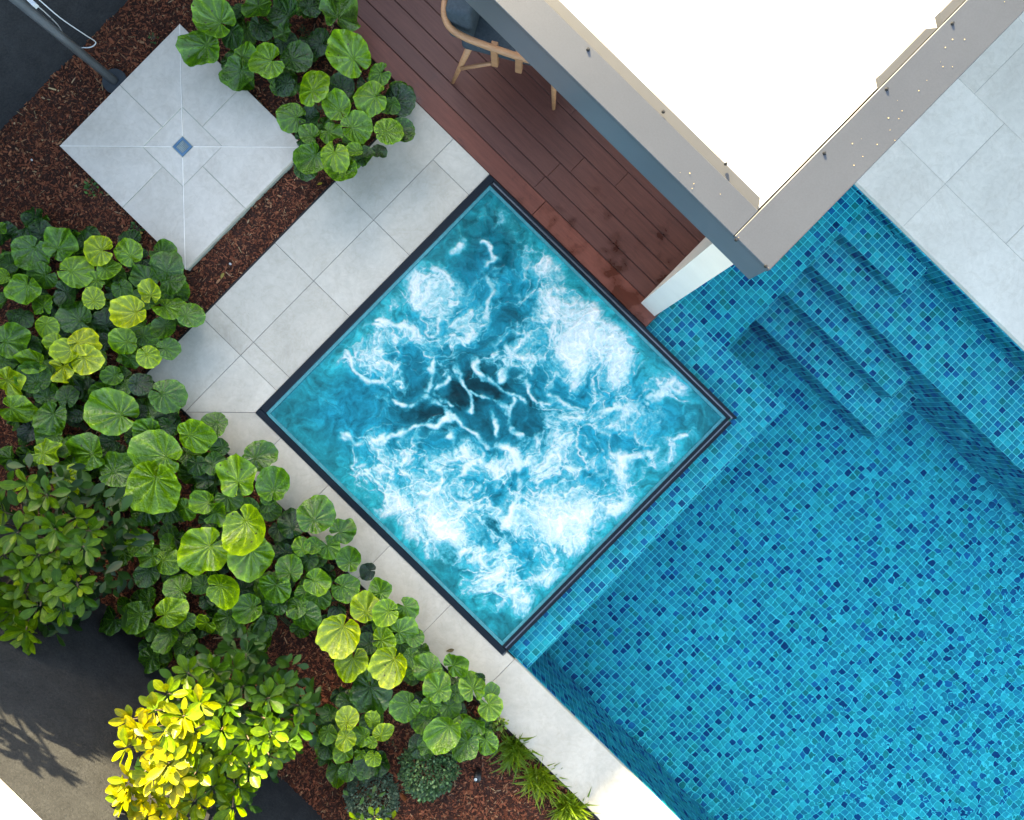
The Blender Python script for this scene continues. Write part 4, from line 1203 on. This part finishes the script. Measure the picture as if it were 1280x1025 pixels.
def shrub(label, base_px, ros, nleaf, zfun, tone, llen, fill, sun_tint=0.0):
    b = site(*base_px, 0.0); b.z = -0.06
    b.y = max(b.y, wv + 0.15)
    root = empty('glossy_shrub', b)
    tag(root, label, 'shrub', 'glossy shrubs along the charcoal wall')
    bm = bmesh.new()
    tops = []
    for (px, py) in ros:
        z = zfun(px, py) + rng.uniform(-0.05, 0.05)
        p = site(px, py, z)
        if p.y < wv + 0.09: p.y = wv + 0.09
        tops.append(p)
    add_tube(bm, [(0, 0, 0), (0.02, 0.01, 0.2), (0.0, 0.0, 0.4)], [0.022, 0.018, 0.014], 7)
    for p in tops:
        e = p - b
        m1 = Vector((e.x * 0.25, e.y * 0.25, e.z * 0.45)); m2 = Vector((e.x * 0.75, e.y * 0.75, e.z * 0.75))
        add_tube(bm, [(0, 0, 0.12), m1, m2, e - Vector((0, 0, 0.01))], [0.010, 0.008, 0.005, 0.004], 5)
    link('branches', bm_mesh('branches', bm, MAT_TWIG, True), root)
    count = 0
    for p in tops:
        nl = nleaf + rng.choice((-1, 0, 0, 1)); yaw0 = rng.uniform(0, 6.28)
        tdir = Vector((rng.gauss(0, 0.25), rng.gauss(0, 0.25), 1)).normalized()
        out = Vector((p.x - b.x, p.y - b.y, 0)) * 0.55
        tdir = (tdir + out).normalized()
        Q = tdir.to_track_quat('Z', 'X').to_matrix().to_4x4()
        tt = tone + rng.uniform(-0.12, 0.12) + sun_tint * (p.z - 0.92)  # higher sprigs yellower: sunlight put into the leaf colour
        for k_ in range(nl):
            inner = k_ >= nl - 2
            yaw = yaw0 + k_ * 2.399
            pitch = rng.uniform(0.75, 1.1) if inner else rng.uniform(0.10, 0.55)
            L = llen * (rng.uniform(0.45, 0.65) if inner else rng.uniform(0.8, 1.15))
            o = link('leaf', rng.choice(OL), root)
            e = p - b
            o.matrix_local = Matrix.Translation(e) @ Q @ Matrix.Rotation(yaw, 4, 'Z') @ Matrix.Rotation(-pitch, 4, 'Y') @ Matrix.Translation((0.008, 0, rng.uniform(-0.03, 0.0))) @ Matrix.Rotation(rng.gauss(0, 0.2), 4, 'X') @ Matrix.Diagonal((L, L, L, 1))
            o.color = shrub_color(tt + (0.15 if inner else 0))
            count += 1
    # inner foliage below the outer sprigs
    src = OL[0]; sv = np.array([v.co for v in src.vertices]); sf = np.array([p.vertices[:] for p in src.polygons])
    VV, FF, CC = [], [], []
    for k_ in range(fill):
        p = rng.choice(tops) - b
        p = Vector((p.x + rng.gauss(0, 0.05), p.y + rng.gauss(0, 0.05), p.z * rng.uniform(0.45, 0.84)))
        if p.y + b.y < wv + 0.06: p.y = wv + 0.06 - b.y
        L = llen * rng.uniform(0.7, 1.1)
        Rm = Matrix.Rotation(rng.uniform(0, 6.28), 4, 'Z') @ Matrix.Rotation(rng.uniform(-0.6, 0.6), 4, 'Y') @ Matrix.Rotation(rng.uniform(-0.5, 0.5), 4, 'X')
        R3 = np.array(Rm.to_3x3())
        VV.append(sv @ R3.T * L + np.array(p)); FF.append(sf + k_ * len(sv))
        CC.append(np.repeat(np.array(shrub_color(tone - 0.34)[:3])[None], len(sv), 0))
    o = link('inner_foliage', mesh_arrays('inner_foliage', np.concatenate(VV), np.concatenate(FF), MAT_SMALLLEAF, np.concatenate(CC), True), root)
    tag(o, kind='stuff')
    return count


R1 = [(46, 647), (93, 647), (20, 666), (47, 695), (71, 685), (104, 684), (4, 694), (23, 712), (112, 664), (49, 758), (79, 762), (34, 724), (71, 735), (96, 732), (31, 788), (4, 791), (20, 813), (8, 745), (100, 745), (8, 609), (32, 606), (57, 618), (2, 640), (62, 715), (85, 705), (15, 765), (-20, 700), (-25, 650), (-20, 760), (68, 662), (30, 740), (-12, 725)]
shrub('green glossy oval-leaved shrub standing in shade at the left edge', (45, 680), R1, 9, lambda x, y: 0.92 - 0.0014 * abs(x - 40) - 0.0008 * abs(y - 690), 0.45, 0.106, 420)
R0 = []
def shrub_at(label, cx, cy, tops_xyz, nleaf, tone, llen):
    root = empty('glossy_shrub', (cx, cy, -0.06)); tag(root, label, 'shrub', 'glossy shrubs along the charcoal wall')
    bm = bmesh.new(); b = Vector((cx, cy, -0.06))
    for t in tops_xyz:
        e = Vector(t) - b
        add_tube(bm, [(0, 0, 0), (e.x * 0.12, e.y * 0.3, e.z * 0.62), (e.x, e.y, e.z)], [0.012, 0.008, 0.004], 5)
    link('branches', bm_mesh('branches', bm, MAT_TWIG, True), root)
    for t in tops_xyz:
        e = Vector(t) - b
        for k_ in range(nleaf):
            o = link('leaf', rng.choice(OL), root); L = llen * rng.uniform(0.8, 1.15)
            o.matrix_local = Matrix.Translation(e) @ Matrix.Rotation(k_ * 2.4 + rng.random(), 4, 'Z') @ Matrix.Rotation(-rng.uniform(0, 0.7), 4, 'Y') @ Matrix.Diagonal((L, L, L, 1))
            o.color = shrub_color(tone)
tp = []
for k_ in range(26):
    a_ = rng.uniform(0, 6.28); r_0 = 0.17 * math.sqrt(rng.random())
    tp.append((-1.86 + r_0 * math.cos(a_), -2.30 + r_0 * math.sin(a_), rng.uniform(1.55, 2.0) - 0.4 * r_0))
shrub_at('tall glossy shrub beyond the left edge throwing leaf shadows on the charcoal wall', -2.5, -2.85, tp, 9, 0.4, 0.10)
R2 = [(209, 868), (234, 842), (264, 837), (248, 863), (249, 881), (164, 900), (193, 889), (206, 915), (228, 896), (244, 912), (276, 913), (290, 838), (303, 858), (336, 873), (372, 882), (307, 818), (331, 899), (338, 916), (368, 914), (351, 860), (158, 935), (195, 938), (228, 937), (190, 969), (218, 977), (270, 955), (161, 979), (187, 1000), (155, 993), (217, 1012), (242, 1003), (143, 1016), (336, 945), (360, 929), (298, 985), (287, 945), (290, 1010), (311, 960), (255, 930), (245, 965), (265, 985), (285, 880), (175, 915), (205, 1030), (240, 1035), (170, 1035), (275, 1035), (210, 955), (310, 925)]
def z2(x, y):
    w = site(x, y, 0.9)
    t = (x * 0.55 - y * 1.0 + 760)      # towards the wall and left the sprigs stand higher
    h = 1.20 - 0.0030 * max(0, x - 215) - 0.0042 * max(0, 905 - y)
    return max(0.55, h)
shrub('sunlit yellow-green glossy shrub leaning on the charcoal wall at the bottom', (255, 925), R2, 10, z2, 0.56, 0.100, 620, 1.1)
R3 = [(446, 1027), (468, 1022), (490, 1029), (455, 1043), (478, 1044)]
shrub('small glossy shrub cut off by the bottom edge, beside a grey-green mound', (466, 1024), R3, 8, lambda x, y: 0.47, 0.62, 0.058, 16)

# ------------------------------------------------------------------ small plants, grass tufts
def small_leaves(name, label, cat, cpx, rpx, h, nleaf, size, cols, group=None, spread=1.0):
    b = site(*cpx, 0.05); b.z = -0.06
    root = empty(name, b); tag(root, label, cat, group)
    R = rpx * (H - h * 0.6) / F
    dirs = nrg.normal(size=(nleaf, 3)); dirs[:, 2] = np.abs(dirs[:, 2]); dirs /= np.linalg.norm(dirs, axis=1, keepdims=True)
    rad = nrg.uniform(0.72, 1.03, nleaf) ** 0.8
    lump = 1 + 0.16 * noise2(dirs[:, 0] * 2.4 + 7 + cpx[0], dirs[:, 1] * 2.4 + 3)
    P = dirs * (rad * lump)[:, None] * np.array([R, R, h])
    V = np.zeros((nleaf, 6, 3)); up = np.array([0, 0, 1.0])
    yaw = nrg.uniform(0, math.tau, nleaf)
    d = np.stack([np.cos(yaw), np.sin(yaw), nrg.uniform(-0.1, 0.9, nleaf)], -1) + dirs * 0.8
    d /= np.linalg.norm(d, axis=1, keepdims=True)
    s = np.cross(d, up + nrg.normal(0, 0.3, (nleaf, 3))); s /= np.linalg.norm(s, axis=1, keepdims=True)
    L = size * nrg.uniform(0.6, 1.3, nleaf)[:, None]
    nn_ = np.cross(s, d)
    for q, (a, w, hh) in enumerate(((0, 0.05, 0), (0.45, 0.32, 0.1), (0.8, 0.24, 0.05), (1.05, 0.0, -0.05), (0.8, -0.24, 0.05), (0.45, -0.32, 0.1))):
        V[:, q] = P + d * L * a + s * L * w + nn_ * L * hh
    Fc = (np.arange(nleaf) * 6)[:, None, None] + np.array([[0, 1, 2, 5], [2, 3, 4, 5]])[None]
    cols = np.array(cols); c = cols[nrg.integers(0, len(cols), nleaf)] * nrg.uniform(0.7, 1.35, (nleaf, 1))
    o = link('foliage', mesh_arrays('foliage', V.reshape(-1, 3), Fc.reshape(-1, 4), MAT_SMALLLEAF, np.repeat(c, 6, 0)), root); tag(o, kind='stuff')
    bm = bmesh.new()
    for k_ in range(7):
        a_ = k_ * 0.9; add_tube(bm, [(0, 0, 0), (math.cos(a_) * R * 0.3, math.sin(a_) * R * 0.3, h * 0.45), (math.cos(a_) * R * 0.7, math.sin(a_) * R * 0.7, h * 0.7)], [0.005, 0.003, 0.002], 4)
    link('stem', bm_mesh('stem', bm, MAT_TWIG), root)
    return root


small_leaves('mound_shrub', 'dark green small-leaved mound between the round leaves and the garden light', 'shrub', (533, 968), 36, 0.20, 2600, 0.022, [(0.028, 0.080, 0.026), (0.045, 0.110, 0.036), (0.075, 0.155, 0.05), (0.105, 0.19, 0.075), (0.018, 0.050, 0.020)], 'low rounded mound shrubs')
small_leaves('mound_shrub', 'grey-green fine-leaved mound at the bottom edge by the small glossy shrub', 'shrub', (463, 1001), 34, 0.20, 2600, 0.019, [(0.060, 0.105, 0.062), (0.085, 0.135, 0.080), (0.042, 0.080, 0.050), (0.12, 0.17, 0.11)], 'low rounded mound shrubs')
small_leaves('weed', 'tiny green weed in bare mulch left of the shower pad', 'weed', (107, 228), 12, 0.04, 60, 0.022, [(0.035, 0.11, 0.02), (0.06, 0.15, 0.03)], 'tiny weeds in the mulch')
small_leaves('weed', 'tiny green weed tucked against the lower left side of the shower pad', 'weed', (163, 281), 9, 0.04, 45, 0.020, [(0.035, 0.11, 0.02), (0.05, 0.13, 0.03)], 'tiny weeds in the mulch')
small_leaves('weed', 'tiny green weed near the top of the mulch by the dark wall', 'weed', (183, 38), 5, 0.03, 18, 0.016, [(0.03, 0.09, 0.02)], 'tiny weeds in the mulch')
small_leaves('seedling', 'yellow-green frilly seedling between the last round-leaved plant and the first grass tuft', 'plant', (624, 906), 11, 0.12, 90, 0.028, [(0.16, 0.26, 0.02), (0.22, 0.30, 0.03), (0.10, 0.18, 0.02)])


def blade_mesh(seed):
    r_ = random.Random(seed); bend = r_.uniform(0.15, 0.55)
    V, UV, Fc = [], [], []
    for a in range(7):
        t = a / 6; w = 0.034 * (1 - t ** 2.0) + 0.002
        x = t * math.cos(bend * t * 1.3); z = 0.10 + t * 0.75 * (1 - bend * t * 1.25)
        for b in range(3):
            s = b - 1; V.append((x * 0.85, s * w, z - 0.1 + 0.02 * abs(s))); UV.append((b / 2, t))
    for a in range(6):
        for b in range(2): Fc.append((a * 3 + b, a * 3 + 3 + b, a * 3 + 4 + b, a * 3 + 1 + b))
    return mesh_arrays('blade', V, Fc, MAT_BLADE, None, True, UV)


BL = [blade_mesh(s) for s in range(5)]
for (px, py), label, tone in (((643, 940), 'spiky green grass tuft nearest the round-leaved plants', 0.45), ((675, 975), 'yellowish spiky grass tuft, middle of the three along the coping', 0.75), ((712, 1012), 'spiky lime grass tuft at the bottom edge beside the coping', 0.7)):
    b = site(px, py, 0.0); b.z = -0.055; b.y = min(b.y, COP_O - 0.05)
    root = empty('grass_tuft', b); tag(root, label, 'grass tuft', 'spiky grass tufts along the coping')
    for k_ in range(150):
        o = link('blade', rng.choice(BL), root)
        L = rng.uniform(0.13, 0.235); yaw = rng.uniform(0, 6.28); t = rng.uniform(-0.75, 0.35)
        o.matrix_local = Matrix.Translation((rng.gauss(0, 0.035), rng.gauss(0, 0.03), 0)) @ Matrix.Rotation(yaw, 4, 'Z') @ Matrix.Rotation(t, 4, 'Y') @ Matrix.Diagonal((L, L * 1.05, L, 1))
        c = rng.uniform(-0.25, 0.25) + tone
        o.color = (0.05 + 0.14 * c, 0.15 + 0.14 * c, 0.012, 1)

# ------------------------------------------------------------------ small things on the ground
gl = site(597, 969, 0.0)
g = empty('garden_light', gl); tag(g, 'small black garden spike light in the mulch beside the dark green mound', 'garden light')
tube('body', [(0, 0, -0.06), (0, 0, 0.05)], 0.026, plain('black_lamp', (0.012, 0.012, 0.014), 0.4), g, 18)
tube('lamp_lens', [(-0.006, -0.010, 0.051), (-0.006, -0.010, 0.056)], 0.011, MAT_LENS, g, 14)
def pebble(px, py, r, label, group='white pebbles in the mulch'):
    p = site(px, py, -0.045); bm = bmesh.new()
    bmesh.ops.create_icosphere(bm, subdivisions=2, radius=r)
    for v in bm.verts: v.co = Vector((v.co.x * rng.uniform(0.9, 1.1), v.co.y * 0.8, v.co.z * 0.6))
    o = link('pebble', bm_mesh('pebble', bm, MAT_PEBBLE, True)); o.location = (p.x, p.y, -0.042)
    tag(o, label, 'pebble', group)
pebble(387, 786, 0.016, 'small white pebble under the crinkled plant in the lower bed')
pebble(288, 330, 0.010, 'small white pebble in the mulch strip beside the shower pad')
pebble(40, 200, 0.009, 'small white pebble in the bare mulch far left')


def fallen(px, py, L, yaw, col, label, z=-0.035):
    me = OL[1]; o = link('fallen_leaf', me); p = site(px, py, z)
    o.matrix_world = Matrix.Translation((p.x, p.y, z)) @ Matrix.Rotation(yaw, 4, 'Z') @ Matrix.Rotation(0.1, 4, 'Y') @ Matrix.Diagonal((L, L * 0.9, L, 1))
    o.color = (*col, 1); tag(o, label, 'fallen leaf', 'dry leaves lying on the mulch')
fallen(499, 990, 0.085, -0.2, (0.16, 0.05, 0.018), 'rust brown fallen leaf below the dark green mound')
fallen(276, 349, 0.05, 2.0, (0.26, 0.22, 0.06), 'yellow-green fallen leaf in the mulch strip near the path')
fallen(396, 231, 0.04, 1.2, (0.40, 0.30, 0.04), 'yellow fallen leaf at the top of the mulch strip')
fallen(171, 291, 0.04, 0.8, (0.42, 0.28, 0.06), 'ochre fallen leaf beside the weed at the shower pad')
fallen(541, 937, 0.075, 0.3, (0.085, 0.020, 0.030), 'wine red withered leaf between the dark green mound and the round leaves', 0.10)
fallen(557, 814, 0.06, 0.9, (0.11, 0.085, 0.05), 'dry brown curled leaf on the coping edge at the last round-leaved clump', 0.012)
fallen(394, 797, 0.05, 0.6, (0.10, 0.05, 0.03), 'dark brown fallen leaf beside the white pebble in the lower bed')
